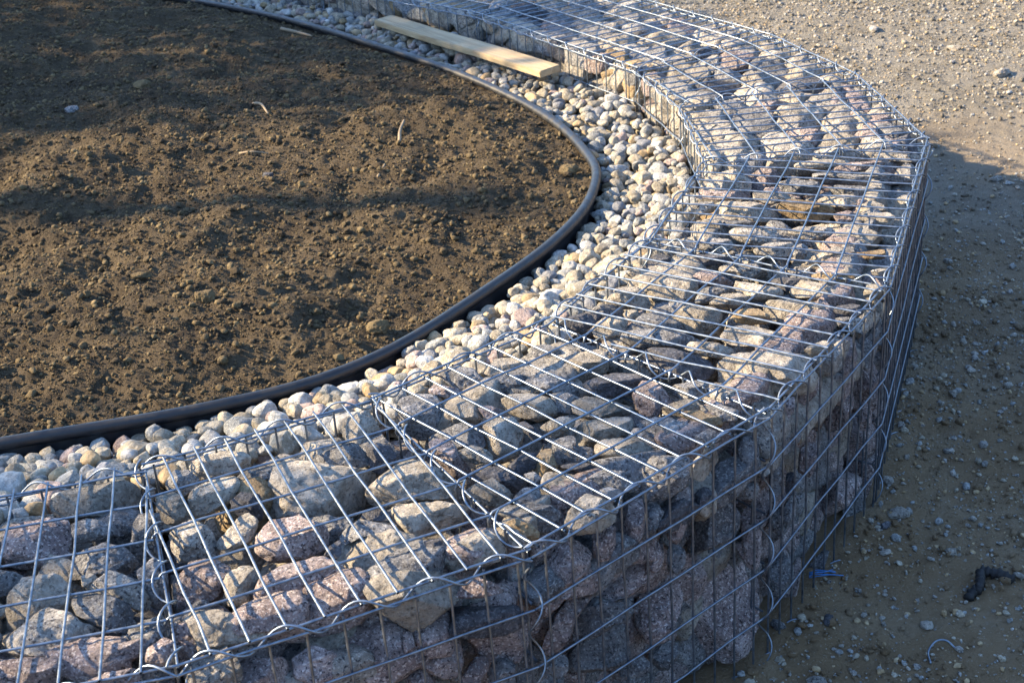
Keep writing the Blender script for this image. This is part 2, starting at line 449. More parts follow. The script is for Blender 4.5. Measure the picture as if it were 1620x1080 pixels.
ROCKS = """bt -654 1814 -31 42 -67,-1 -49,15 -8,23 37,32 57,23 63,1 54,-15 25,-24 -9,-25 -47,-25 -68,-15
pt -721 1717 -37 41 -47,26 -26,38 13,40 42,32 49,6 49,-18 42,-39 27,-39 -3,-37 -39,-33 -48,-18 -51,9
gt -633 1722 -23 30 -34,12 -11,17 46,5 45,-5 26,-9 -10,-16 -23,-19 -33,-9
gt -609 1649 -29 37 -44,-4 -25,16 3,26 28,20 50,-0 45,-12 21,-17 -6,-17 -27,-20 -39,-27 -46,-17
gt -558 1712 -32 25 -20,16 -10,33 15,36 22,9 22,-18 7,-32 -11,-35 -23,-20
bt -530 1766 -24 23 -23,19 5,25 26,0 23,-14 6,-24 -11,-21 -22,-5
bt -609 1583 -13 11 -10,9 6,9 13,1 1,-13 -9,-7
bt -685 1581 -36 36 -37,9 -20,27 20,34 39,22 46,5 44,-13 29,-18 3,-18 -16,-32 -26,-45 -36,-38 -39,-10
st -637 1492 -41 52 -61,-1 -42,18 -20,38 -8,41 16,33 32,21 56,15 63,2 61,-7 43,-13 38,-31 21,-40 -10,-28 -39,-23 -59,-16
gt -576 1525 -29 32 -43,23 -26,28 5,23 30,11 42,-8 34,-30 14,-31 -2,-23 -20,-12 -37,-2 -43,11
st -562 1573 -29 33 -44,1 -31,17 -18,28 3,20 22,9 36,-12 38,-25 19,-28 5,-18 -19,-7 -36,-1
gt -523 1591 -31 26 -24,15 -15,29 0,34 16,11 20,-21 13,-35 0,-34 -13,-10
pt -538 1430 -24 28 -34,-1 -19,11 10,15 32,21 39,14 33,1 12,-11 -14,-20 -31,-21
gt -502 1468 -20 21 -24,-0 -13,12 14,19 23,6 18,-9 1,-18 -23,-11
pt -479 1419 -20 19 -16,7 3,21 15,15 18,-7 5,-17 -12,-18 -19,-7
pt -646 1409 -29 38 -46,16 -9,20 33,22 44,16 49,-3 22,-21 -20,-25 -43,-10
gt -740 1605 -21 21 -20,18 17,14 30,6 16,-10 10,-18 -8,-21 -23,-5
pt -524 1370 -20 24 -36,-0 -14,11 16,17 28,4 24,-12 -13,-15
gt -721 1477 -23 22 -21,13 6,25 19,4 15,-19 -11,-23
bt -741 1544 -19 19 -22,15 2,18 21,4 25,-12 1,-18 -20,-8
bt -476 1887 -26 31 -47,1 -27,14 5,21 34,21 49,10 46,-5 31,-14 -9,-18 -34,-25 -47,-14
gt -526 1836 -22 24 -26,-4 -12,19 9,19 25,5 20,-12 3,-21 -19,-13
bt -474 1801 -30 32 -38,-4 -26,12 8,27 31,30 40,18 33,2 23,-14 -8,-29 -25,-30 -36,-16
dt -413 1755 -24 22 -26,9 -10,22 14,20 23,3 20,-18 4,-25 -22,-8
bt -418 1690 -27 29 -31,-12 -18,1 -2,21 11,30 26,18 25,6 17,-13 -8,-23 -28,-24
gt -397 1852 -27 38 -45,-7 -20,9 16,16 44,22 59,13 -2,-13 -20,-24 -39,-23
st -483 1678 -31 32 -34,15 -5,36 18,24 39,-7 35,-23 -5,-27 -27,-27
pt -456 1584 -32 34 -33,-7 -31,14 -17,29 24,32 38,19 32,-3 28,-20 7,-29 -30,-35
pt -311 1562 -44 52 -71,-4 -61,17 -37,32 -4,40 18,47 39,39 62,17 74,-9 67,-22 50,-26 15,-37 -10,-43 -45,-34 -67,-22
bt -142 1699 -31 42 -53,17 9,24 60,16 46,-11 1,-27 -28,-27 -49,-3
pt -341 1673 -33 40 -49,4 -31,29 8,33 49,21 52,-12 26,-27 -30,-32 -51,-16
bt -74 1603 -29 31 -44,-8 -34,5 -8,21 16,30 29,19 43,2 34,-11 7,-20 -32,-25
bt -397 1561 -27 25 -24,5 -15,20 4,28 21,23 25,10 16,-6 13,-28 -15,-26 -20,-12
bt -413 1478 -34 44 -49,9 -36,23 -9,27 22,18 51,11 60,-3 52,-11 14,-21 -7,-24 -30,-30 -40,-10
bt -320 1823 -50 62 -77,16 -58,42 -44,48 -8,44 47,38 89,27 90,17 80,7 69,-11 64,-25 58,-40 37,-54 19,-54 8,-39 -24,-39 -56,-39 -74,-30 -78,-14
gt -276 1880 -24 32 -50,-6 -22,11 -8,20 14,22 33,4 37,-15 15,-19 -22,-13
dt -221 1869 -24 22 -21,20 -3,23 15,16 25,3 17,-13 1,-26 -14,-21 -18,-6
bt -172 1807 -41 55 -67,-10 -53,6 -30,24 -12,38 10,40 37,28 57,13 71,-10 64,-21 10,-23 -33,-35 -51,-33 -63,-24
dt -215 1692 -15 17 -24,5 -0,10 18,5 22,-10 2,-8 -20,-5
gt -232 1665 -21 26 -35,-9 -22,8 -0,14 25,9 42,6 35,-4 -8,-9 -31,-19
dt -271 1612 -16 13 -14,-6 -5,8 8,15 10,-4 2,-13
bt -208 1631 -45 57 -61,5 -52,25 -19,30 14,37 48,29 60,17 78,-8 72,-16 38,-19 -5,-26 -24,-39 -32,-49 -48,-36 -59,-18
dt -125 1602 -20 18 -20,11 4,17 16,3 11,-14 -0,-22
bt -161 1534 -44 57 -68,8 -54,24 -12,33 23,33 58,24 71,21 68,5 42,-17 19,-36 -2,-47 -29,-32 -47,-17 -64,-4
gt -159 2010 -37 39 -41,12 -35,32 -8,38 23,34 31,16 47,-9 39,-23 12,-36 -4,-40 -27,-30 -35,-11
pt -119 2054 -17 22 -28,1 -16,13 20,5 31,-5 16,-11 -16,-9
gt -75 2104 -37 46 -55,19 -38,27 -22,35 2,29 22,11 34,-8 49,-26 51,-38 18,-32 -10,-20 -26,-4 -42,7
bt -85 1981 -21 20 -26,5 -14,16 5,22 18,8 28,-7 17,-17 -18,-17
pt -42 1969 -18 20 -22,11 -9,15 11,7 24,-4 5,-16 -12,-6
gt -95 1914 -27 33 -50,-5 -35,6 -1,23 27,20 40,-7 37,-16 3,-14 -20,-25 -38,-5
bt -69 1843 -18 20 -28,6 -8,15 10,11 26,0 23,-11 1,-14 -19,-7
bt -25 1917 -35 30 -32,16 -22,29 14,34 31,16 31,-1 21,-26 -5,-41 -20,-26 -28,-7
bt -13 2126 -21 28 -38,-11 -26,11 -1,18 31,16 35,-5 19,-13 -1,-17 -22,-17
gt -16 2078 -22 25 -33,4 -9,12 31,14 37,0 1,-10 -3,-24 -27,-10
pt -112 1859 -31 33 -31,25 -18,32 1,29 12,14 21,-4 34,-19 27,-31 4,-31 -15,-9 -28,8
bt 23 1996 -26 33 -48,9 -30,20 1,22 32,14 45,-5 39,-16 12,-24 -15,-18 -38,-9
gt 77 1843 -26 28 -28,18 -17,25 7,25 11,10 36,7 34,-11 20,-19 1,-19 -17,-26 -26,-15
ot 35 1812 -24 20 -18,2 -7,15 9,26 14,8 20,-5 5,-16 -4,-23 -16,-14
dt 87 1777 -13 17 -28,2 -9,6 14,6 23,-1 9,-8 -11,-5
bt 57 1745 -28 28 -31,10 -24,25 1,25 32,12 36,-1 18,-18 11,-32 -3,-28 -20,-16 -31,-6
gt 131 1745 -22 25 -41,1 -6,18 32,13 32,-10 11,-15 -10,-20 -31,-6
gt 128 1701 -12 13 -18,1 -1,8 16,1 6,-8 -8,-4
bt -50 1739 -24 28 -35,3 -15,16 5,23 26,6 33,-4 16,-18 -5,-20 -19,-15
dt -34 1780 -23 27 -37,5 -16,16 2,16 23,2 34,-10 19,-23 -2,-5 -28,-5
dt 5 1813 -22 24 -26,-4 -4,15 17,17 28,10 14,-6 -1,-15 -11,-22
gt 7 1713 -16 15 -23,-5 -6,12 14,13 18,1 11,-12 -13,-10
gt 16 1758 -13 12 -13,5 1,9 14,-2 -2,-10
gt 80 1990 -20 19 -23,14 -0,18 25,6 10,-19 -12,-17
dt 22 1902 -21 22 -21,22 2,6 16,-4 24,-17 -2,-9 -15,4
bt 64 1914 -19 22 -29,-2 -10,10 8,15 25,12 25,0 1,-15 -10,-16 -22,-9
gt 57 2162 -29 32 -23,22 -6,30 19,22 35,9 35,-9 15,-26 -10,-28 -31,-13 -37,1
bt -12 2129 -21 24 -25,16 6,18 24,10 30,-6 8,-19 -25,-14
bt 123 2129 -31 39 -52,-13 -30,9 -5,25 23,31 42,17 42,1 23,-18 -5,-28 -21,-28
gt 122 2168 -17 20 -21,-2 -4,11 20,7 29,1 -0,-6 -13,-16
dt 167 2045 -25 32 -51,3 -31,13 2,20 40,18 51,11 36,-9 28,-17 -16,-21 -43,-15
gt 70 2057 -26 33 -54,11 -29,15 -1,19 31,5 37,-14 11,-26 -9,-7 -33,-1
pt 221 1997 -30 28 -29,8 -14,30 11,30 23,12 36,-3 19,-15 9,-32 -8,-32 -24,-15
bt 132 1968 -23 32 -43,8 -22,19 8,15 46,0 56,-11 31,-11 -11,-17 -39,-8
bt 133 1900 -26 32 -42,4 -29,15 8,19 43,23 49,10 45,-5 23,-11 -13,-24 -41,-24 -43,-11
bt 160 1837 -24 33 -45,6 -32,14 -3,17 29,12 45,6 45,-10 11,-17 -45,-10
bt 267 1939 -18 21 -34,0 -15,8 7,15 22,11 30,0 3,-15 -23,-9
ot 293 1902 -19 23 -35,6 -13,17 6,8 28,2 31,-11 9,-15 -17,-5
gt 326 1914 -18 22 -35,11 4,13 26,4 24,-13 4,-15 -16,-8
gt 233 1881 -32 41 -53,6 -41,23 -8,29 27,21 43,6 47,-14 32,-27 -9,-31 -23,-14 -45,-5
gt 292 1840 -17 18 -19,3 1,14 20,5 18,-6 -7,-13 -18,-8
dt 285 2118 -32 46 -60,18 -49,28 -9,28 21,16 57,4 61,-10 47,-29 11,-27 -29,-17 -54,-4
gt 289 1997 -19 21 -31,-3 -28,8 9,16 28,10 26,-11 1,-15 -22,-13
gt 256 2206 -25 42 -62,-5 -51,12 -18,18 32,14 69,1 49,-13 3,-15 -30,-17
bt 346 2139 -21 31 -46,6 -30,14 0,12 30,4 43,-6 20,-16 -10,-10
st 341 1966 -23 24 -36,-4 -13,21 -1,23 18,7 32,-8 29,-19 -9,-14
bt 293 1780 -30 31 -35,5 -12,21 9,28 27,25 32,9 26,-14 7,-23 -2,-32 -19,-25 -32,-11
bt 92 1672 -30 31 -36,-9 -21,18 -6,31 21,21 38,8 36,-6 13,-22 -18,-27 -33,-21
gt 11 1678 -27 35 -56,6 -36,14 5,17 28,14 39,1 32,-16 10,-28 -2,-11 -22,-8
ot -4 1631 -19 19 -24,9 -13,17 11,7 22,-3 21,-14 1,-14 -16,-3
dt 300 2524 -26 26 -26,-2 -8,21 11,26 27,16 25,-0 16,-16 -3,-21 -24,-26
bt 251 2478 -20 18 -22,-4 -10,7 13,21 17,0 13,-11 -15,-16
bt 316 2422 -35 41 -50,9 -37,23 17,34 35,34 47,9 42,-22 22,-22 -5,-36 -27,-36 -41,-18
bt 234 2385 -24 27 -38,-2 -31,16 -9,21 18,16 36,-11 31,-24 0,-15 -24,-11
bt 181 2258 -26 28 -35,-0 -20,15 -8,23 16,21 31,15 26,-7 14,-26 -6,-22 -27,-13
bt 224 2288 -13 11 -16,0 -9,9 12,9 14,-4 -5,-13
dt 125 2284 -21 25 -14,12 7,19 31,10 26,-3 7,-18 -19,-14 -36,-5
gt 249 2262 -34 43 -50,-18 -39,1 -7,29 19,31 48,16 61,1 31,-6 6,-18 -15,-31 -37,-36
bt 344 2282 -30 37 -43,2 -35,21 -1,26 33,19 44,8 36,-13 10,-30 -22,-22 -39,-9
pt 393 2429 -20 27 -35,5 -9,21 18,7 41,-6 39,-13 -4,-13 -26,-11
gt 382 2362 -20 24 -30,-16 -21,11 9,15 44,9 18,-4 -4,-16 -17,-20
bt 411 2324 -19 26 -38,-3 -10,13 22,15 35,2 14,-11 -16,-16
gt 427 2585 -19 23 -34,5 -17,17 20,14 35,-0 30,-12 -0,-17 -31,-10
bt 364 2523 -21 22 -25,12 -6,21 21,-2 22,-18 -6,-16 -16,-2
dt 407 2516 -17 25 -36,10 6,10 42,3 20,-8 -15,-15
bt 432 2073 -41 59 -85,1 -80,18 -59,32 -16,38 27,38 63,28 79,1 84,-22 58,-36 16,-33 -16,-36 -48,-31 -80,-23
bt 470 2367 -24 36 -47,7 -32,20 3,14 45,5 47,-6 36,-13 4,-19 -23,-13
bt 581 2350 -29 39 -52,8 -39,23 -28,26 15,15 56,-1 49,-12 28,-27 7,-21 -15,-12 -45,-8
bt 537 2273 -33 46 -72,17 -48,27 -15,27 32,21 52,4 61,-20 44,-33 15,-31 -19,-18 -48,-9
ot 437 2250 -18 23 -35,-0 -22,15 13,15 32,2 28,-13 3,-15 -22,-11
bt 439 2180 -29 47 -69,2 -57,19 -28,25 5,17 42,6 74,-2 74,-12 54,-20 13,-18 -28,-14 -59,-6
dt 609 2240 -17 19 -28,-4 -17,11 24,13 28,2 12,-11 -13,-15
gt 588 2192 -12 10 -12,6 12,8 8,-5 -4,-11
bt 526 2106 -19 24 -29,-7 -15,5 8,15 32,7 4,-11 -15,-15
ot 621 2385 -16 27 -42,5 -16,10 28,5 43,-6 6,-10 -38,-1
bt 678 2318 -19 18 -17,0 -10,15 19,15 19,-2 3,-15 -18,-19
dt 532 2383 -19 27 -34,5 -3,11 36,7 14,-7 -3,-18 -10,-11
bt 523 2776 -28 49 -64,16 -42,23 23,21 53,6 73,-7 69,-17 34,-22 -11,-20 -46,-15 -66,-2
ot 648 2755 -28 44 -59,12 -34,27 30,17 59,2 62,-13 35,-23 -19,-21 -51,-11
bt 734 2778 -21 34 -51,2 -29,13 5,15 45,7 45,-5 6,-18 -38,-8
gt 788 2827 -21 40 -68,-4 -43,14 14,11 54,6 55,-14 5,-12
gt 668 2880 -21 30 -50,5 -7,18 39,13 39,-11 14,-18 -30,-13
bt 588 2828 -19 28 -38,12 -5,14 45,4 40,-6 -5,-16 -35,-6
st 523 2637 -25 36 -58,3 -49,15 -8,19 35,19 47,5 47,-14 7,-24 -31,-14
st 637 2615 -20 31 -53,2 -30,14 13,12 45,12 46,-5 18,-14 -20,-17 -39,-5
bt 720 2583 -28 38 -58,-2 -42,13 -5,24 23,20 46,8 46,-13 1,-25 -25,-16
bt 774 2659 -20 25 -37,4 -25,14 22,16 36,7 25,-15 -10,-18 -34,-8
bt 781 2721 -16 22 -30,-0 -1,15 23,5 33,-8 -25,-10
pt 715 2679 -17 19 -24,6 4,16 23,4 14,-13 -14,-13
st 543 2541 -18 26 -45,1 -13,15 24,15 42,3 29,-13 -13,-14 -41,-9
gt 586 2526 -19 16 -17,4 -3,18 15,8 13,-10 -7,-17
bt 633 2500 -22 27 -40,-8 -4,9 18,20 34,11 28,-3 1,-10 -26,-19
ot 713 2474 -15 24 -44,6 -17,4 27,11 28,-8 -21,-8
st 426 2586 -19 23 -34,7 -11,17 27,14 36,-2 13,-16 -25,-16
bt 434 2681 -19 19 -2,14 20,19 23,-1 15,-13 -18,-15 -28,2
gt 490 2679 -13 21 -30,5 18,7 37,-3 -8,-7 -28,-5
st 461 2458 -21 31 -48,5 -19,16 24,12 46,-7 20,-16 -17,-13
pt 491 2862 -19 38 -62,12 -21,7 55,7 58,-8 -11,-11 -60,-0
st 434 2793 -18 20 -16,12 22,14 25,-8 -5,-16 -31,-3
st 709 2385 -11 12 -18,2 12,9 16,-5 -14,-7
bt 741 3011 -19 40 -59,0 -30,8 18,11 65,8 55,-3 -3,-11 -56,-11
pt 816 2980 -20 36 -60,-8 -16,8 41,14 62,6 21,-5 -31,-16
gt 817 2915 -25 57 -112,1 -73,14 3,14 54,14 90,1 100,-10 30,-15 -47,-13 -91,-2
st 924 3019 -18 32 -58,-1 -27,13 30,10 49,-3 31,-14 -21,-9
st 861 2743 -14 13 -20,1 -4,11 13,11 14,-11 -10,-9
po -220 1509 -119 39 -42,-11 -33,21 -12,49 8,47 30,36 37,11 38,-20 29,-39 -3,-45 -35,-31 -42,-20
po -172 1503 -101 12 -7,16 4,16 9,0 -1,-21 -6,-15
po -136 1542 -149 40 -32,7 -24,30 -1,44 15,33 29,10 34,-12 28,-36 6,-37 -13,-28 -38,-15
po -293 1465 -97 27 -2,27 19,18 33,3 35,-6 27,-21 -0,-26 -28,-15 -32,12 -16,27
po -163 1510 -172 17 -20,-0 -15,14 5,16 21,3 18,-13 -14,-14
po -88 1546 -194 21 -21,-9 -1,20 14,21 20,10 7,-13 -9,-24
go -51 1561 -214 22 -21,-0 -11,19 6,23 19,11 19,-15 -14,-22
po -53 1598 -149 63 -72,12 -33,31 3,52 23,64 39,28 48,-13 39,-40 23,-59 -9,-51 -30,-24 -58,-5
po -73 1552 -56 21 -30,-12 -21,5 -1,17 25,5 34,-3 3,-12
po -366 1443 -95 38 -50,1 -26,25 23,30 49,-3 25,-27 -24,-27
po 53 1649 -96 39 -35,-12 -27,16 -18,29 10,40 33,31 38,11 30,-12 18,-23 5,-34 -14,-39 -32,-39
po 592 2216 -122 38 -26,45 8,62 27,51 30,16 25,-30 2,-65 -20,-65 -28,-19
go 214 1788 -51 40 -47,-14 -28,-33 -26,-39 -9,-39 13,-25 35,-13 46,11 45,30 11,33 -13,33 -37,11
po 27 1609 -128 19 -19,-16 -12,14 18,19 25,10 11,-6 -9,-24
go 103 1673 -139 23 -19,4 -8,24 21,19 19,-3 3,-22 -7,-29 -16,-22
po 160 1750 -197 49 -27,3 -16,26 15,35 44,46 46,19 31,-5 13,-19 -9,-35 -36,-44 -53,-37 -40,-15
po 49 1651 -197 42 -28,-20 -15,7 9,38 30,52 40,35 23,14 12,-1 5,-23 -12,-44 -33,-51 -35,-37
go 102 1693 -234 35 -43,-11 -32,10 -8,26 25,17 49,33 50,14 43,-4 14,-11 -7,-25 -43,-34
go 101 1696 -296 39 -42,7 -8,25 43,45 46,15 41,-5 28,-23 -5,-31 -48,-35 -52,-10
po 199 1773 -295 39 -40,6 -27,30 9,39 37,45 38,21 32,-5 11,-45 -17,-47 -32,-23
go 208 1763 -374 24 -29,-0 2,20 21,24 20,-0 5,-22 -8,-22
go 156 1717 -355 19 -22,5 11,19 26,-0 14,-13 -26,-13
go 32 1609 -249 18 -21,-6 0,19 14,14 14,-6 0,-18
po 112 1678 -84 20 -16,-24 -17,12 4,27 17,22 17,-2 7,-24 -9,-27
po 238 1792 -122 29 -18,2 -9,27 19,43 24,33 18,9 13,-5 7,-27 -4,-45 -17,-40 -20,-16
po 162 1724 -87 25 -14,-1 -4,34 12,38 15,10 13,-18 -4,-35 -18,-28
go 190 1743 -96 20 -10,19 9,26 18,12 11,-6 -4,-29 -13,-34
go 303 1863 -193 44 -38,-2 -17,20 -5,41 14,64 21,47 27,28 41,13 39,-6 26,-27 -8,-40 -41,-46 -42,-27
do 275 1810 -107 18 -10,6 3,17 19,17 9,-2 -5,-22 -14,-16
po 342 1861 -115 13 -12,1 -1,16 12,8 10,-9 -10,-14
go 364 1887 -153 18 -25,-4 -0,13 13,15 18,3 8,-14 -6,-12
po 376 1910 -251 34 -18,26 -4,45 12,57 17,41 17,24 14,-17 11,-52 1,-59 -12,-40 -19,-5
go 367 1891 -90 23 -20,12 -8,34 14,30 15,-15 11,-35 -5,-37 -13,-15
po 191 1740 -163 17 -13,15 7,26 14,4 12,-17 -12,-24
go 229 1772 -191 19 -12,17 2,24 15,11 14,-9 1,-23 -13,-20
go 425 1961 -180 24 -11,-44 -12,11 -3,39 12,39 11,-5 7,-30 -7,-44
go 447 2006 -295 35 -23,-42 -20,11 2,19 25,47 22,3 3,-22
do 457 1996 -213 12 -8,-9 -6,17 10,15 9,-1 -5,-25
po 506 2075 -221 21 -17,-20 -14,18 12,30 18,-3 3,-30
po 325 1914 -409 78 -47,72 -24,90 17,108 30,88 41,68 43,50 62,20 63,-8 54,-41 39,-76 11,-88 -29,-90 -57,-79 -55,-28 -50,28
po 369 1894 -278 23 -26,14 13,21 19,6 12,-21 -1,-27 -14,-6
go 444 1999 -413 28 -23,-10 -18,21 7,37 21,27 24,-10 1,-33 -20,-35
po 466 2046 -503 44 -6,11 14,26 30,77 29,32 17,-8 -14,-38 -31,-42 -35,-21
go 542 2134 -499 28 -22,-23 -17,-1 12,30 25,32 13,-1 -3,-25 -18,-29
po 587 2208 -109 40 -26,-15 -20,23 -5,49 20,53 32,42 24,14 15,-20 15,-37 -5,-58 -22,-54
po 500 2069 -77 23 -13,8 6,28 20,20 14,-4 -10,-32 -18,-24
go 671 2314 -107 29 -19,21 0,35 24,30 24,-5 7,-29 -19,-40 -23,-14
po 673 2312 -201 28 -19,5 -8,32 12,35 23,5 9,-26 -8,-39 -19,-21
po 441 1984 -63 17 -16,3 1,18 18,22 14,-3 1,-20 -17,-19
go 516 2092 -145 21 -22,-6 -2,15 18,23 14,-6 -6,-22
po 599 2217 -215 31 -28,-14 -2,23 19,47 23,7 1,-32 -24,-32
po 667 2294 -271 21 -14,-5 -3,29 10,17 14,-10 -4,-28"""
traced = []
for i, ln in enumerate(ROCKS.strip().split("\n")):
    t = ln.split(); cls, fc = t[0][0], t[0][1]
    c = np.array([float(t[1]), float(t[2]), float(t[3])]) / 1000; T = float(t[4]) / 1000
    pts = np.array([[float(a) for a in s.split(',')] for s in t[5:]]) / 1000
    pts -= 0; size = math.sqrt(np.ptp(pts[:, 0]) * np.ptp(pts[:, 1]))
    e3 = np.array([0, 0, CAM_Z]) - c; e3 /= np.linalg.norm(e3)
    e1 = np.cross([0, 0, 1.0], e3); e1 = RT - e3 * (RT @ e3); e1 /= np.linalg.norm(e1); e2 = np.cross(e3, e1)
    V, F = rock_verts(5, poly_radius(pts * 1.03), T * 1.12, 100 + i, facets=12, size=size, full=[(pts[:, 0].min() * 1.02, pts[:, 0].max() * 1.02), (pts[:, 1].min() * 1.02, pts[:, 1].max() * 1.02)])
    W = c + V[:, :1] * e1 + V[:, 1:2] * e2 + V[:, 2:] * e3
    k = which_basket(c); W = panel_clamp(W, k)
    add_stone(W, F, cls, k, 'top' if fc == 't' else 'outer', size)
    traced.append((c, size, 'top' if fc == 't' else 'outer'))

def clip_half(poly, p, n):
    """keep the side where (x-p).n <= 0"""
    out = []; m = len(poly)
    for i in range(m):
        a, b = poly[i], poly[(i + 1) % m]; da, db = (a - p) @ n, (b - p) @ n
        if da <= 0: out.append(a)
        if (da < 0 < db) or (db < 0 < da): out.append(a + (b - a) * da / (da - db))
    return np.array(out)

def voronoi(quad, spacing, seed, aniso=1.0):
    g_ = np.random.default_rng(seed); q = np.array(quad, float); lo, hi = q.min(0), q.max(0); S = []
    for _ in range(4000):
        p = g_.uniform(lo, hi)
        if not pip(p, q)[0]: continue
        r = spacing * g_.uniform(.62, 1.15)
        if all(math.hypot((p[0] - s[0]) / aniso, p[1] - s[1]) > r for s in S): S.append(p)
    cells = []
    for i, s in enumerate(S):
        c = q.copy()
        for j, t in enumerate(S):
            if i == j: continue
            m = (s + t) / 2; n = (t - s) / np.linalg.norm(t - s)
            c = clip_half(c, m, n)
            if len(c) < 3: break
        if len(c) >= 3: cells.append(c)
    return cells

MIX = {'top': 'bbbbbbsssssggggppd', 'outer': 'pppppppggggb', 'inner': 'bbbbbbboossg'}
def face_cells(k, face, spacing, depth, seed, level, layer, reject=True, frac=.5):
    """fill one face of basket k with irregular fitted stones"""
    g_ = np.random.default_rng(seed)
    if face == 'top':
        quad = [IN[k], IN[k + 1], OUT[k + 1], OUT[k]]; quad = [np.array(p) for p in quad]
        cen = sum(quad) / 4; quad = [cen + (p - cen) * .965 for p in quad]
        O = np.array([0, 0, 0.0]); E1 = np.array([1.0, 0, 0]); E2 = np.array([0, 1.0, 0]); E3 = np.array([0, 0, 1.0]); an = 1.0
    else:
        a, b = (OUT[k], OUT[k + 1]) if face == 'outer' else (IN[k + 1], IN[k])
        d = (b - a); L = np.linalg.norm(d); d /= L; n = np.array([d[1], -d[0]])
        O = np.array([a[0], a[1], 0.0]); E1 = np.array([d[0], d[1], 0]); E2 = np.array([0, 0, 1.0]); E3 = np.array([n[0], n[1], 0])
        bot = -.495 if face == 'outer' else -.30
        quad = [np.array(p) for p in ((.012, bot), (L - .012, bot), (L - .012, -.012), (.012, -.012))]; an = 1.25
    for ci, c in enumerate(voronoi(quad, spacing, seed, an)):
        x, y = c[:, 0], c[:, 1]; x2, y2 = np.roll(x, -1), np.roll(y, -1); cr = x * y2 - x2 * y; A = abs(cr.sum() / 2)
        if A < .0006: continue
        m = c.mean(0); cen3 = O + m[0] * E1 + m[1] * E2
        size = math.sqrt(A) * 1.08; sink = 0
        if reject and layer == 1:
            near = [np.linalg.norm((cen3 - tc) - E3 * ((cen3 - tc) @ E3)) - ts * (.6 if face != 'outer' else .72) for tc, ts, tf in traced if np.linalg.norm(cen3 - tc) < .25]
            if near and min(near) < 0: continue
            if near and min(near) < (.1 if face == 'outer' else .045): sink = .05 if face == 'outer' else .026
        T = size * g_.uniform(.42, .6)
        R = poly_radius((c - m) * (.985 if layer == 1 else 1.05))
        sc_ = .985 if layer == 1 else 1.05; cm = (c - m) * sc_
        V, F = rock_verts(level, R, T, seed * 131 + ci, facets=10, size=size, full=[(cm[:, 0].min(), cm[:, 0].max()), (cm[:, 1].min(), cm[:, 1].max())])
        tilt = g_.normal(0, .13, 2)
        V[:, 2] += V[:, 0] * tilt[0] + V[:, 1] * tilt[1]
        top = np.percentile(V[:, 2], 97); V[:, 2] -= top + depth + sink + abs(g_.normal(0, .006))
        W = O + (m[0] + V[:, :1]) * E1 + (m[1] + V[:, 1:2]) * E2 + V[:, 2:] * E3
        W = panel_clamp(W, k)
        add_stone(W, F, g_.choice(list(MIX[face])), k, face, size, layer)

for k in range(NB):
    face_cells(k, 'top', .088 if k < 5 else .125, .006, 40 + k, 5 if k < 5 else 4, 1)
    face_cells(k, 'top', .085, .085, 60 + k, 4, 2, False)
    if k <= 5:
        face_cells(k, 'outer', .085, .006, 80 + k, 5 if k < 4 else 4, 1)
        face_cells(k, 'outer', .09, .05, 100 + k, 4, 2, False)
    face_cells(k, 'inner', .135, .006, 120 + k, 5 if 4 < k < 8 else 4, 1)

STONES.sort(key=lambda s: -s['px'])
ORD = ["largest", "second largest", "third largest", "fourth largest", "fifth largest", "sixth largest", "seventh largest", "eighth largest",
       "ninth largest", "tenth largest", "eleventh largest", "twelfth largest"] + ["%dth largest" % i for i in range(13, 60)]
FACE = {'top': 'on top of %s', 'outer': 'behind outer mesh of %s', 'inner': 'behind inner mesh of %s'}
nind = 295
groups = {}
for s in STONES[:nind]: groups.setdefault((s['cls'], s['k'], s['face']), []).append(s)
for key, L in groups.items():
    L.sort(key=lambda s: -s['size'])
    for i, s in enumerate(L):
        o_ = (ORD[i] + " ") if len(L) > 1 else ("only " if False else "")
        s['label'] = f"{o_}{WORD[key[0]]} stone {FACE[key[2]] % BNAME[key[1]]}"
for s in STONES[:nind]:
    c = s['V'].mean(0); me = mesh_np("rubble_stone", s['V'] - c, s['F'], STONE[s['cls']])
    o = link("rubble_stone", me, loc=c)
    tag(o, s['label'], "stone", "stones filling the wire baskets")
b = Batch()
for s in STONES[nind:]: b.add(s['V'], s['F'], SKEYS.index(s['cls']))
o = link("stone_fill", b.mesh("stone_fill", SMATS))
tag(o, "smaller and deeper stones packed between the larger ones in the baskets", "stones", "stones filling the wire baskets", "stuff")

# ------------------------------------------------------------------ wire baskets
WR = .0020
def helix(p, q, r=.0115, pitch=.1, phase=0.0, wr=.0017, frm=None):
    p, q = np.array(p, float), np.array(q, float); L = np.linalg.norm(q - p); d = (q - p) / L
    ref = np.array([0, 0, 1.0]) if abs(d[2]) < .9 else np.array([1.0, 0, 0])
    u = np.cross(d, ref); u /= np.linalg.norm(u); w = np.cross(u, d)
    n = max(8, int(L / pitch * 16)); t = np.linspace(0, L, n)
    a = phase + t / pitch * 2 * math.pi
    rr_ = r * (1 + .1 * np.sin(t * 31 + phase))
    return p + t[:, None] * d + (rr_ * np.cos(a))[:, None] * u - (rr_ * np.sin(a))[:, None] * w

def clip_seg(p, d, poly, shrink=0.0):
    """line p + t d inside a convex polygon"""
    t0, t1 = -9.0, 9.0; n = len(poly); area = 0
    for i in range(n): area += poly[i - 1][0] * poly[i][1] - poly[i][0] * poly[i - 1][1]
    sg = 1 if area > 0 else -1
    for i in range(n):
        a, b = poly[i - 1], poly[i]; e = b - a; nn = np.array([e[1], -e[0]]) * sg; nn /= np.linalg.norm(nn)
        s = (p - a) @ nn + shrink; v = d @ nn
        if abs(v) < 1e-9:
            if s > 0: return None
            continue
        t = -s / v
        if v > 0: t1 = min(t1, t)
        else: t0 = max(t0, t)
    return (t0, t1) if t1 - t0 > .02 else None

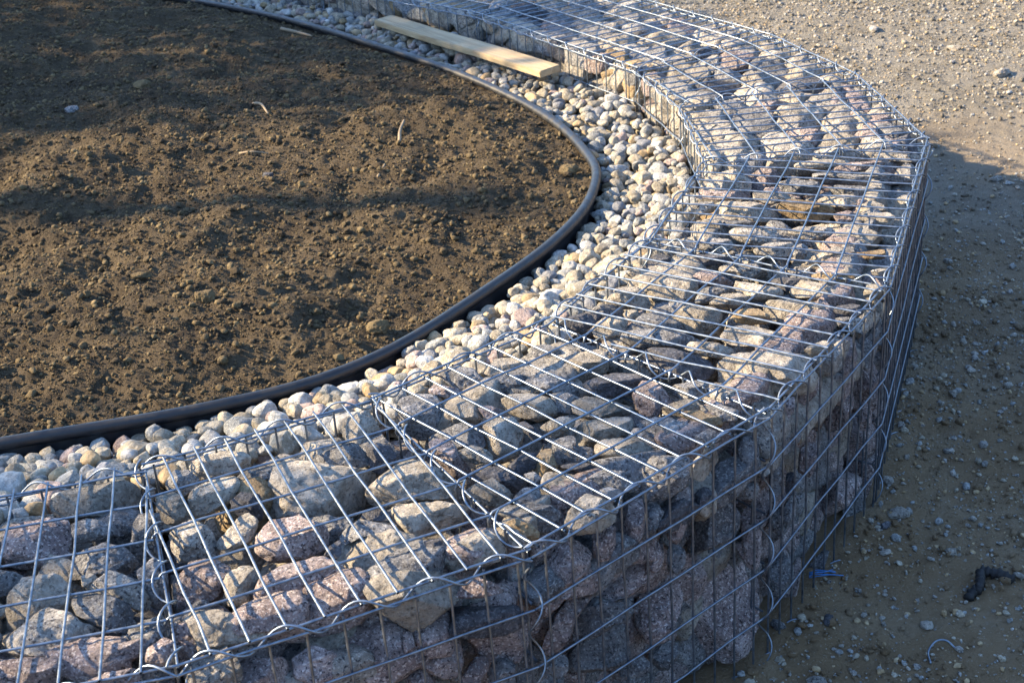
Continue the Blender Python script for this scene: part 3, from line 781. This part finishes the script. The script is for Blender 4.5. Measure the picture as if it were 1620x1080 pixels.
def panel_lines(a, b, nrm, z_top, z_bot, side=1.0):
    """vertical wires every 5 cm, level wires every 10 cm on the outside"""
    a, b, nrm = np.array(a), np.array(b), np.array(nrm); L = np.linalg.norm(b - a); d = (b - a) / L; lines = []
    n = int((L - .01) / .05); s0 = (L - n * .05) / 2
    for i in range(n + 1):
        p = a + d * (s0 + i * .05) - nrm * WR * side
        lines.append(wire((*p, z_top + .006), (*p, z_bot - .01), 5, .0009))
    z = z_top
    while z > z_bot - .012:
        p, q = a + nrm * WR * side, b + nrm * WR * side
        lines.append(wire((*p, z), (*q, z), 5, .0008)); z -= .1 if z < z_top - 1e-6 else .0878
    return lines

RAD_TOP = [True, True, False, True, False, False, False, False, False, False]
LOOKS = ["partly outside the left edge of the photo", "second from the left, with large tan stones on top", "third from the left, with many small tan stones",
         "fourth from the left, brightly lit on top", "at the bend, wide at its outer side", "just past the bend, with dark crossing wires",
         "seventh, narrow and beyond the bend", "long and straight, beside the wooden plank", "behind the plank, cut by the top edge of the photo", "farthest one, almost wholly above the photo"]
for k in range(NB):
    cen = (IN[k] + IN[k + 1] + OUT[k] + OUT[k + 1]) / 4
    root = link("gabion_basket", None, loc=(cen[0], cen[1], GROUND_Z))
    tag(root, "galvanised wire gabion basket, " + LOOKS[k], "gabion basket", "wire baskets forming the curved wall")
    inv = Matrix.Translation((-cen[0], -cen[1], -GROUND_Z))
    def part(name, lines, r=WR, sides=7):
        o = wires_obj(name, lines, r, m_wire, None, sides); o.data.transform(inv); o.parent = root; return o
    a, b2 = OUT[k], OUT[k + 1]; d = (b2 - a); L = np.linalg.norm(d); d /= L; n = np.array([d[1], -d[0]])   # n points outwards
    poly = np.array([IN[k], IN[k + 1], OUT[k + 1], OUT[k]])
    zr, zc = (.0019, -.0019) if RAD_TOP[k] else (-.0019, .0019)
    lines = []
    # wires along the wall, 10 cm apart, hooked round the joint at their near end
    w = np.mean([-(IN[k] - a) @ n, -(IN[k + 1] - a) @ n]); nc = 6
    for i in range(nc):
        off = .003 + (w - .006) * i / (nc - 1)
        p = a - n * off + d * L / 2
        c = clip_seg(p, d, poly, -.004 if i in (0, nc - 1) else .002)
        if c is None: continue
        q0, q1 = p + d * c[0], p + d * c[1]
        ln = wire((*q0, zc), (*q1, zc), 6, .0009)
        if 0 < i < nc - 1:
            hk = [np.array([*(q0 - d * .004), zc - .004]), np.array([*(q0 - d * .009), zc - .012]), np.array([*(q0 - d * .006), zc - .019])][::-1]
            ln = np.vstack([hk, ln])
        lines.append(ln)
    # wires across, 5 cm apart, square to the outer side
    s = L + .12
    while s > -.2:
        c = clip_seg(a + d * (s - .012), n, poly, .0)
        if c is not None:
            p = a + d * (s - .012); q0, q1 = p + n * (c[0] - .003), p + n * (c[1] + .003)
            lines.append(wire((*q0, zr), (*q1, zr), 5, .0009))
        s -= .05
    part("lid", lines)
    ztop = -.0122
    part("outer_panel", panel_lines(a + n * .002, b2 + n * .002, n, ztop, GROUND_Z + .005))
    ai, bi = IN[k], IN[k + 1]; di = (bi - ai) / np.linalg.norm(bi - ai); ni = np.array([-di[1], di[0]])
    part("inner_panel", panel_lines(ai + ni * .002, bi + ni * .002, ni, ztop, GROUND_Z + .005))
    ends = [k] + ([NB] if k == NB - 1 else [])
    for e in ends:
        p, q = OUT[e], IN[e]; dd = (q - p) / np.linalg.norm(q - p); nn = np.array([dd[1], -dd[0]])
        part("end_panel", panel_lines(p + dd * .006, q - dd * .006, nn, ztop + .003, GROUND_Z + .005))
    # spiral binders
    ph = k * 1.7
    part("spiral_binder", [helix((*(a + n * .001), -.006), (*(b2 + n * .001), -.006), phase=ph)], .0017)
    part("spiral_binder", [helix((*(ai + ni * .001), -.006), (*(bi + ni * .001), -.006), phase=ph + 1)], .0017)
    part("spiral_binder", [helix((*OUT[k], -.005), (*IN[k], -.005), r=.0135, phase=ph + 2)], .0017)
    part("spiral_binder", [helix((*(OUT[k] + n * .002), -.02), (*(OUT[k] + n * .002), GROUND_Z), phase=ph + 3, r=.011)], .0017)
    part("spiral_binder", [helix((*(IN[k] + ni * .002), -.02), (*(IN[k] + ni * .002), GROUND_Z), phase=ph + 4, r=.011)], .0017)
    part("spiral_binder", [helix((*(a + n * .004), GROUND_Z - .001), (*(b2 + n * .004), GROUND_Z - .001), phase=ph + 5, r=.0125)], .0017)

# ------------------------------------------------------------------ lawn edging
def sweep(line, prof):
    tg = np.gradient(line, axis=0); tg /= np.linalg.norm(tg, axis=1)[:, None]; nn = np.stack([tg[:, 1], -tg[:, 0]], 1)
    V = []; m = len(prof)
    for p, n_ in zip(line, nn):
        for (o_, z_) in prof: V.append((p[0] + n_[0] * o_, p[1] + n_[1] * o_, z_))
    F = [(i * m + j, i * m + (j + 1) % m, (i + 1) * m + (j + 1) % m, (i + 1) * m + j) for i in range(len(line) - 1) for j in range(m)]
    return np.array(V), np.array(F)
ez = -.098
root = link("lawn_edging", None, loc=(EL[len(EL) // 2][0], EL[len(EL) // 2][1], ez))
tag(root, "curved black plastic lawn edging between dark soil and pebble strip", "edging")
wob = np.array([(0.0, 0.0)])
ring = [(.0125 * math.cos(t), ez + .0125 * math.sin(t)) for t in np.linspace(0, 2 * math.pi, 14, endpoint=False)]
V, F = sweep(EL, ring); V[:, 2] += .0025 * np.sin(V[:, 0] * 5 + V[:, 1] * 3)
inv = Matrix.Translation(-root.location)
o = link("top_tube", mesh_np("top_tube", V, F, m_edge)); o.data.transform(inv); o.parent = root
skirt = [(.0035, ez - .006), (.0035, ez - .1), (-.0005, ez - .1), (-.0005, ez - .006)]
V, F = sweep(EL, skirt); V[:, 2] += .0025 * np.sin(V[:, 0] * 5 + V[:, 1] * 3)
o = link("skirt", mesh_np("skirt", V, F, m_edge, smooth=False)); o.data.transform(inv); o.parent = root

# ------------------------------------------------------------------ pebble strip
strip = np.vstack([EL, IN[::-1]])
WALLZ = np.array([-.052, -.045, -.045, -.05, -.075, -.105, -.118, -.11, -.09, -.085, -.085])
def gravel_z(P):
    de, _ = seg_dist(P, EL); dw, iw = seg_dist(P, IN)
    a, b_ = IN[iw], IN[np.minimum(iw + 1, NB)]; t = np.clip(np.einsum('ij,ij->i', P - a, b_ - a) / np.einsum('ij,ij->i', b_ - a, b_ - a), 0, 1)
    zw = WALLZ[iw] * (1 - t) + WALLZ[np.minimum(iw + 1, NB)] * t
    f = de / (de + dw + 1e-9)
    return (-.128 * (1 - f) + zw * f) + .006 * noise2(P[:, 0], P[:, 1], 7, 31, 2)
GX0, GY0, GS = -1.4, 1.7, .004
gx = np.arange(GX0, .6, GS); gy = np.arange(GY0, 6.2, GS)
GXX, GYY = np.meshgrid(gx, gy); gp = np.stack([GXX.ravel(), GYY.ravel()], 1)
near_ = np.zeros(len(gp), bool); inside = pip(gp, strip); target = np.full(len(gp), -1.0)
target[inside] = gravel_z(gp[inside])
inside = inside.reshape(GXX.shape); target = target.reshape(GXX.shape)
H = np.where(inside, target - .04, 9.0)
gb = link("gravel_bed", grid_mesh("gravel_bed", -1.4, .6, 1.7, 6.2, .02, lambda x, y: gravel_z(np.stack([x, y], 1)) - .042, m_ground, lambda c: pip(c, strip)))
tag(gb, kind="structure")
PEBS = []
def pebble_shape(seed, level):
    g_ = np.random.default_rng(seed); d, F = ico(level)
    ax = np.array([1.0, g_.uniform(.68, .95), g_.uniform(.5, .78)])
    V = np.sign(d) * np.abs(d) ** g_.uniform(.8, 1.0) * ax
    for _ in range(9):
        n = g_.normal(size=3); n /= np.linalg.norm(n); s = V @ n; k = g_.uniform(.66, .93) * s.max()
        V = V - n * (np.clip(s - k, 0, None) * .75)[:, None]
    off = g_.uniform(0, 40, 3)
    V = V * (1 + .09 * vnoise(V * 1.6 + off, 5) + .05 * vnoise(V * 3.5 + off, 6) + .02 * vnoise(V * 8 + off, 7))[:, None]
    return V, F
NSH = 18
PSH4 = [pebble_shape(500 + i, 4) for i in range(NSH)]; PSH3 = [pebble_shape(500 + i, 3) for i in range(NSH)]
PME = [[mesh_np("pebble", V, F, PMATS[c]) for c in range(len(PMATS))] for V, F in PSH4]
def rotz(a): c, s = math.cos(a), math.sin(a); return np.array([[c, -s, 0], [s, c, 0], [0, 0, 1]])
cand = np.argwhere(inside)
for it in range(9000):
    iy, ix = cand[rng.integers(len(cand))]
    r = float(np.clip(rng.lognormal(math.log(.0168), .32), .0085, .033))
    x, y = gx[ix], gy[iy]
    if H[iy, ix] > target[iy, ix] - .004: continue
    r *= 1.3 if y < 2.7 else 1.0
    w = int(r / GS) + 1
    if iy - w < 0 or ix - w < 0 or iy + w >= H.shape[0] or ix + w >= H.shape[1]: continue
    sub = H[iy - w:iy + w + 1, ix - w:ix + w + 1]
    yy, xx = np.mgrid[-w:w + 1, -w:w + 1] * GS; q = 1 - (xx ** 2 + yy ** 2) / (r * r * .8); m = q > 0
    if (sub[m] > 5).any(): continue
    hz = .62 * r; dome = hz * np.sqrt(np.clip(q, 0, 1))
    zc_ = np.max(sub[m] + dome[m]) * .35 + np.percentile(sub[m], 60) * .65 + hz * .35
    if zc_ + hz > target[iy, ix] + .022: continue
    sub[m] = np.maximum(sub[m], zc_ + dome[m] * .95)
    PEBS.append((x, y, zc_, r))
colw = np.array([.38, .2, .22, .08, .08, .04])
items = []
for (x, y, z, r) in PEBS:
    u, v, zz = cam_xy((x, y, z)); vis = -20 < u < 1640 and -20 < v < 1100
    buried = 0
    iy, ix = int((y - GY0) / GS), int((x - GX0) / GS)
    expo = 1.0 if H[iy, ix] <= z + r * .62 * 1.02 else 0
    ci = rng.choice(len(PKEYS), p=colw); si = rng.integers(NSH)
    tilt = rng.normal(0, .35, 2); a = rng.uniform(0, 6.28)
    Rm = Matrix.Rotation(tilt[0], 4, 'X') @ Matrix.Rotation(tilt[1], 4, 'Y') @ Matrix.Rotation(a, 4, 'Z')
    items.append(dict(x=x, y=y, z=z, r=r, R=Rm, ci=int(ci), si=int(si), px=(r / zz) ** 2 * expo if vis else 0))
items.sort(key=lambda s: -s['px'])
SECT = ["beside the first basket from the left", "beside the second basket", "beside the third basket", "beside the fourth basket", "beside the fifth basket, at the bend",
        "beside the sixth basket", "beside the seventh basket", "near the wooden plank", "behind the plank", "at the top edge"]
NP_ = 290; pg = {}
for s in items[:NP_]:
    _, kk = seg_dist(np.array([[s['x'], s['y']]]), IN); pg.setdefault((s['ci'], int(kk[0])), []).append(s)
for (ci, kk), L in pg.items():
    L.sort(key=lambda s: -s['r'])
    for i, s in enumerate(L):
        s['label'] = ((ORD[i] + " ") if len(L) > 1 else "") + f"{PKEYS[ci]} pebble in the gravel strip {SECT[kk]}"
for s in items[:NP_]:
    o = link("pebble", PME[s['si']][s['ci']]); o.matrix_world = Matrix.Translation((s['x'], s['y'], s['z'])) @ s['R'] @ Matrix.Scale(s['r'], 4)
    tag(o, s['label'], "pebble", "pebbles between edging and wall")
b = Batch()
for s in items[NP_:]:
    V, F = (PSH4 if s['y'] < 3.4 else PSH3)[s['si']]; R3 = np.array(s['R'].to_3x3())
    b.add(V @ R3.T * s['r'] + np.array([s['x'], s['y'], s['z']]), F, s['ci'])
o = link("pebble_gravel", b.mesh("pebble_gravel", PMATS)); tag(o, "rounded cream, grey and pink pebbles filling the strip", "gravel", None, "stuff")

# ------------------------------------------------------------------ crumbs of soil, grit on the ground
def scatter(name, n, region, zf, rr0, rr1, pw, mats, seed, keep, sink=.35, label=None, cat=None, flat=.75, lv_cut=.006, dens=None, jag=.1):
    g_ = np.random.default_rng(seed); x0, x1, y0, y1 = region
    x = g_.uniform(x0, x1, n); y = y0 + (y1 - y0) * g_.uniform(0, 1, n) ** 1.25
    P = np.stack([x, y], 1); m = keep(P)
    u, v, zz = cam_xy(np.stack([x, y, np.full(n, zf(x[:1], y[:1])[0])], 1)); m &= (u > -350) & (u < 1970) & (v > -160) & (v < 1300)
    if dens is not None: m &= g_.uniform(0, 1, n) < dens(x, y)
    x, y = x[m], y[m]; z = zf(x, y); r = rr0 * (1 - g_.uniform(0, 1, len(x)) * (1 - (rr0 / rr1) ** pw)) ** (-1 / pw)
    b = Batch(); lv = np.where(r > lv_cut * 1.8, 3, np.where(r > lv_cut * .6, 2, 1)); kind_ = np.arange(len(x)) % 12; mi = g_.integers(len(mats), size=len(x))
    for l in (1, 2, 3):
        for q in range(12):
            V, F = pebble_shape(seed + q, l)
            for mm_ in range(len(mats)):
                s = np.where((lv == l) & (kind_ == q) & (mi == mm_))[0]
                if not len(s): continue
                A = g_.normal(size=(len(s), 3, 3)); Q, _ = np.linalg.qr(A); Q[:, 2] *= flat
                W = np.einsum('nij,vj->nvi', Q, V) * r[s][:, None, None]
                W = W * (1 + g_.normal(0, jag, W.shape[:2]))[:, :, None]
                W += np.stack([x[s], y[s], z[s] + r[s] * (.5 - sink)], 1)[:, None, :]
                FF = (F[None] + (np.arange(len(s)) * len(V))[:, None, None]).reshape(-1, F.shape[1])
                b.add(W.reshape(-1, 3), FF, mm_)
    o = link(name, b.mesh(name, mats)); tag(o, label, cat, None, "stuff"); return o
in_soil = lambda P: pip(P, soil_poly) & (seg_dist(P, EL)[0] > .012)
out_wall = lambda P: ~pip(P, np.vstack([OUT, np.array([(-3, 6), (-3, 1.2)])])) & (P[:, 0] > -.9)
scatter("soil_crumbs", 520000, (-3.0, .3, 2.0, 6.8), soil_z, .0013, .012, 2.45, [m_clod, m_clod, m_soil], 700, in_soil, .12, "loose crumbs and clods of dark garden soil", "soil")
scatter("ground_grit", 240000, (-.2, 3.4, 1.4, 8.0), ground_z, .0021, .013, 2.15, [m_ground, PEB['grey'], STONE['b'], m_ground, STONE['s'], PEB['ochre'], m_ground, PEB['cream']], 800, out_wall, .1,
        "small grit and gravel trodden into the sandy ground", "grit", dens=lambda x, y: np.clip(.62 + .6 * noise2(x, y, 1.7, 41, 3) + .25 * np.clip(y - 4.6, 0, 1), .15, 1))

# ------------------------------------------------------------------ single things
def ground_at(x, y): return float(ground_z(np.array([x]), np.array([y]))[0])
def soil_at(x, y): return float(soil_z(np.array([x]), np.array([y]))[0])

# wooden plank on the pebbles
m_wood, nt, bs = mat("weathered_pine"); Lk = nt.links.new
tc = N(nt, "ShaderNodeTexCoord"); mp = N(nt, "ShaderNodeMapping"); mp.inputs["Scale"].default_value = (1.2, 22, 22); Lk(tc.outputs["Object"], mp.inputs[0])
n1 = N(nt, "ShaderNodeTexNoise", Scale=3.0, Detail=8.0, Roughness=0.65, Distortion=1.2); Lk(mp.outputs[0], n1.inputs["Vector"])
c1 = ramp(nt, [(0.3, (.22, .155, .085)), (0.5, (.36, .275, .165)), (0.72, (.46, .37, .24))], n1.outputs["Fac"]); 
n2 = N(nt, "ShaderNodeTexNoise", Scale=9.0, Detail=4.0); Lk(tc.outputs["Object"], n2.inputs["Vector"])
d2 = ramp(nt, [(0.60, (0, 0, 0)), (0.72, (.6,) * 3)], n2.outputs["Fac"])
mx = N(nt, "ShaderNodeMixRGB"); Lk(d2.outputs[0], mx.inputs[0]); Lk(c1.outputs[0], mx.inputs[1]); mx.inputs[2].default_value = (.2, .17, .13, 1)
Lk(mx.outputs[0], bs.inputs["Base Color"]); bs.inputs["Roughness"].default_value = .75
bp = N(nt, "ShaderNodeBump", Strength=.35, Distance=.003); Lk(n1.outputs["Fac"], bp.inputs["Height"]); Lk(bp.outputs[0], bs.inputs["Normal"])
pa, pb = np.array([-.372, 4.960]), np.array([.178, 4.070]); L = np.linalg.norm(pb - pa)
bm = bmesh.new(); bmesh.ops.create_cube(bm, size=1)
for v in bm.verts: v.co = (v.co.x * L, v.co.y * .075, v.co.z * .021)
bmesh.ops.subdivide_edges(bm, edges=[e for e in bm.edges if abs((e.verts[0].co - e.verts[1].co).x) > .5], cuts=10)
for v in bm.verts:
    v.co.z += .004 * math.sin(v.co.x * 3.1); v.co.y += .0015 * math.sin(v.co.x * 11)
bmesh.ops.bevel(bm, geom=[e for e in bm.edges if len(e.link_faces) == 2 and e.calc_face_angle() > .8], offset=.0025, segments=2, affect='EDGES')
me = bpy.data.meshes.new("wooden_plank"); bm.to_mesh(me); bm.free(); me.materials.append(m_wood)
o = link("wooden_plank", me, loc=((pa[0] + pb[0]) / 2, (pa[1] + pb[1]) / 2, -.062)); dv = (pb - pa) / L
o.rotation_euler = (rad(4), rad(-.6), math.atan2(dv[1], dv[0]))
tag(o, "pale weathered wooden plank lying on the pebbles beside the far wall", "plank")

def lump(name, x, y, r, zf, matl, seed, label, cat, stretch=(1, .85, .8), sink=.3, rotd=0, group=None):
    V, F = pebble_shape(seed, 5); q = V * 3 + seed
    V = V * (1 + .10 * vnoise(q, 1) + .06 * vnoise(q * 2.3, 2) + .03 * vnoise(q * 5, 3))[:, None]
    V = V * np.array(stretch) @ rotz(rad(rotd)).T * r
    o = link(name, mesh_np(name, V, F, matl), loc=(x, y, zf(x, y) + r * (.6 - sink))); tag(o, label, cat, group); return o
lump("soil_clod", -.622, 2.60, .020, soil_at, m_clod, 901, "round brown soil clod standing alone on the left half of the bed", "clod", (1, 1, 1.15), .15, group="large soil clods")
lump("soil_clod", -.262, 2.47, .024, soil_at, m_clod, 902, "ochre soil clod on the bed right beside the edging's near stretch", "clod", group="large soil clods")
lump("soil_clod", -.80, 2.80, .021, soil_at, m_clod, 903, "flat brown soil clod with crumbs, left of the round clod", "clod", (1.2, .8, .6), group="large soil clods")
lump("soil_clod", .175, 3.30, .027, soil_at, m_clod, 904, "crumbly clod lying against the edging where it bends", "clod", group="large soil clods")
lump("soil_clod", -1.10, 4.30, .028, soil_at, m_clod, 905, "dark clod in the shaded back of the bed", "clod", group="large soil clods")
lump("field_stone", -1.30, 4.18, .024, soil_at, STONE['g'], 906, "smooth grey stone lying in shaded soil at upper left", "stone")
lump("field_stone", -.60, 3.43, .018, soil_at, STONE['d'], 907, "dark stone on the soil near the middle of the bed", "stone")
for i, (x, y, r, c, lb) in enumerate([
    (.737, 2.272, .021, 'b', "blocky tan stone at the foot of the wall where the ground dips"), (1.943, 5.112, .034, 'b', "pale stone lying alone on lit ground at right"),
    (1.664, 5.90, .03, 's', "pale grey stone in the gravel patch at upper right"), (.432, 1.954, .013, 'g', "flat grey stone beside the wall foot near a loose wire end"),
    (.47, 1.815, .014, 's', "whitish stone on the ground at the bottom edge"), (.678, 2.151, .010, 'b', "cream stone on shaded ground right of the wall"),
    (.523, 1.962, .013, 'd', "dark round stone just off the basket corner"), (.75, 2.388, .013, 'b', "tan stone resting where wall and ground meet, farther up"),
    (1.886, 5.50, .026, 'b', "tan stone left of the lone pale stone"), (1.54, 4.02, .018, 's', "small white stone on the ground at the right edge"),
    (.70, 2.23, .011, 'd', "small dark stone touching the blocky tan stone"), (1.05, 5.95, .03, 'g', "grey stone on ground behind the far baskets")]):
    lump("field_stone", x, y, r, ground_at, STONE[c], 920 + i, lb, "stone", (1.2, .9, .75), .3, 40 * i, "stones scattered on the ground")

m_stick, nt, bs = mat("dry_twig"); bs.inputs["Base Color"].default_value = (.24, .185, .12, 1); bs.inputs["Roughness"].default_value = .8
def twig(pts, r, label, zf=soil_at):
    P = np.array([(x, y, zf(x, y) + h) for x, y, h in pts]); P = catmull(P, 4)
    rr_ = np.linspace(r, r * .55, len(P)); V, F = tube(P, rr_, 7)
    o = link("twig", mesh_np("twig", V, F, m_stick)); tag(o, label, "twig", "twigs on the soil"); return o
twig([(-.262, 3.60, .006), (-.262, 3.66, .014), (-.252, 3.72, .012)], .0058, "short stubby pale twig standing out near the middle of the soil")
twig([(-.725, 4.09, .006), (-.69, 4.02, .012), (-.66, 3.94, .007)], .005, "bent pale twig lying in the shaded soil, upper left")
twig([(-.75, 5.04, .008), (-.69, 4.99, .012), (-.63, 4.93, .008)], .007, "brown twig near the edging at the back")
twig([(-.308, 3.35, .004), (-.292, 3.41, .01)], .004, "small light twig in front of the stubby one")
twig([(-.70, 3.62, .004), (-.66, 3.60, .008), (-.62, 3.61, .004)], .003, "thin whitish splinter on the soil left of centre")

def loose_wire(pts, label, r=.0019):
    P = catmull(np.array([(x, y, ground_at(x, y) + h) for x, y, h in pts]), 5); V, F = tube(P, r, 8)
    o = link("wire_offcut", mesh_np("wire_offcut", V, F, m_wire)); tag(o, label, "wire", "wire scraps on the ground"); return o
loose_wire([(.671, 1.842, .002), (.676, 1.872, .008), (.694, 1.889, .013), (.712, 1.888, .012), (.725, 1.877, .004)], "curved offcut of galvanised wire lying on the ground at lower right")
m_blue, nt, bs = mat("blue_twine"); bs.inputs["Base Color"].default_value = (.03, .16, .42, 1); bs.inputs["Roughness"].default_value = .5
for sgn in (0,):
    b = Batch()
    for j in range(5):
        g_ = np.random.default_rng(j); p0 = np.array([.515, 2.075, 0]); p1 = p0 + np.array([.05, .01, 0]) + g_.normal(0, .006, 3)
        P = np.array([p0, (p0 + p1) / 2 + g_.normal(0, .004, 3), p1]); P[:, 2] = [ground_at(*q[:2]) + .008 + .003 * j for q in P]
        V, F = tube(catmull(P, 4), .0011, 5); b.add(V, F)
    o = link("twine", b.mesh("twine", m_blue)); tag(o, "frayed scrap of blue twine at the foot of the wall", "twine")
m_rub, nt, bs = mat("black_rubber"); bs.inputs["Base Color"].default_value = (.012, .012, .013, 1); bs.inputs["Roughness"].default_value = .7
def rubber(pts, r, seed):
    P = catmull(np.array([(x, y, ground_at(x, y) + h) for x, y, h in pts]), 6)
    rr_ = r * (1 + .22 * np.sin(np.arange(len(P)) * 1.9)); V, F = tube(P, rr_, 12)
    return V + .0025 * vnoise(V * 160, seed)[:, None], F
b = Batch(); b.add(*rubber([(.789, 2.005, .006), (.803, 2.020, .007), (.812, 2.022, .008), (.822, 2.040, .010), (.830, 2.063, .010)], .0085, 1))
b.add(*rubber([(.834, 2.073, .010), (.850, 2.066, .012), (.868, 2.055, .010), (.884, 2.043, .006)], .0088, 2))
o = link("rubber_scrap", b.mesh("rubber_scrap", m_rub)); tag(o, "crumpled black rubber scrap lying on the gravelly ground at right", "rubber scrap")

# ------------------------------------------------------------------ shrubs left of the photo that shade the bed
m_leaf, nt, bs = mat("shrub_leaf"); bs.inputs["Base Color"].default_value = (.05, .085, .025, 1); bs.inputs["Roughness"].default_value = .6
m_bark, nt, bs = mat("shrub_bark"); bs.inputs["Base Color"].default_value = (.12, .09, .065, 1); bs.inputs["Roughness"].default_value = .9
SA = math.pi - SUN_AZ; SDIR = np.array([math.cos(SA), -math.sin(SA)]); SPER = np.array([math.sin(SA), math.cos(SA)])
def shrub(w, dist, h, width, n, label, seed, clump=.16, leaf=.03):
    """w: offset across the sun's direction, dist: metres from the wall towards the sun"""
    g_ = np.random.default_rng(seed); base = SPER * w - SDIR * dist
    root = link("shrub", None, loc=(base[0], base[1], GROUND_Z)); tag(root, label, "shrub", "shrubs shading the bed from the left")
    cs = np.stack([g_.normal(0, width * .33, 60), g_.normal(0, width * .33, 60), g_.uniform(.35, h, 60)], 1)
    b = Batch(); q = np.array([[-.5, 0, 0], [0, -.28, 0], [.5, 0, 0], [0, .28, 0]])
    C = cs[np.arange(n) % 60] + g_.normal(0, clump, (n, 3)); C[:, 2] = np.minimum(C[:, 2], h + .05 * g_.normal(size=n))
    Q, _ = np.linalg.qr(g_.normal(size=(n, 3, 3))); W = np.einsum('nij,vj->nvi', Q, q) * (leaf * g_.uniform(1.6, 3.2, n))[:, None, None] + C[:, None, :]
    b.add(W.reshape(-1, 3), np.arange(n * 4).reshape(-1, 4))
    link("foliage", b.mesh("foliage", m_leaf, False), root)
    lines = []; b = Batch()
    for i in range(14):
        c = cs[i]; V, F = tube([(0, 0, 0), (c[0] * .3, c[1] * .3, c[2] * .5), tuple(c)], np.array([.02, .013, .006]), 6); b.add(V, F)
    link("stems", b.mesh("stems", m_bark), root)
shrub(4.7, 6.0, 3.0, 1.25, 22000, "dense leafy shrub outside the photo, shading the back of the soil bed", 51)
shrub(5.7, 6.1, 2.95, 1.2, 16000, "broad leafy shrub outside the photo, behind the dense one", 54)
shrub(6.9, 6.2, 2.7, 1.5, 16000, "broad leafy shrub farthest back outside the photo's left side", 52)
shrub(1.45, 5.2, 3.4, 1.1, 2600, "thin leafy shrub outside the photo, dappling the nearest baskets", 53, .14)
def pole(w, dist, h, r, label):
    base = SPER * w - SDIR * dist
    V, F = tube([(0, 0, 0), (0.01, 0, h * .5), (0, .01, h)], np.array([r, r * .95, r * .9]), 14)
    o = link("timber_post", mesh_np("timber_post", V, F, m_bark), loc=(base[0], base[1], GROUND_Z)); tag(o, label, "post")
shrub(3.75, 6.6, 2.6, .7, 3200, "low sparse shrub outside the photo, left of the soil bed", 55, .2)
pole(3.08, 9.5, 5.2, .075, "round timber post outside the photo, casting a band of shade on the soil")

# unseen leaf ring added to darken what the wires reflect, behind and right
g_ = np.random.default_rng(77); n = 26000
az = g_.uniform(rad(-140), rad(75), n); rr_ = g_.uniform(12.5, 15.5, n); hh = (3.4 + .9 * np.sin(az * 9) + .5 * np.sin(az * 23)) * g_.uniform(0, 1, n) ** .8
C = np.stack([rr_ * np.cos(az), 2.5 + rr_ * np.sin(az), GROUND_Z + hh], 1)
q = np.array([[-.5, 0, 0], [0, -.35, 0], [.5, 0, 0], [0, .35, 0]]); Q, _ = np.linalg.qr(g_.normal(size=(n, 3, 3)))
W = np.einsum('nij,vj->nvi', Q, q) * g_.uniform(.3, .6, n)[:, None, None] + C[:, None, :]
b = Batch(); b.add(W.reshape(-1, 3), np.arange(n * 4).reshape(-1, 4))
o = link("added_leaf_screen", b.mesh("added_leaf_screen", m_leaf, False)); tag(o, "unseen ring of leaves added to darken wire reflections, outside the photo", "trees", None, "stuff")
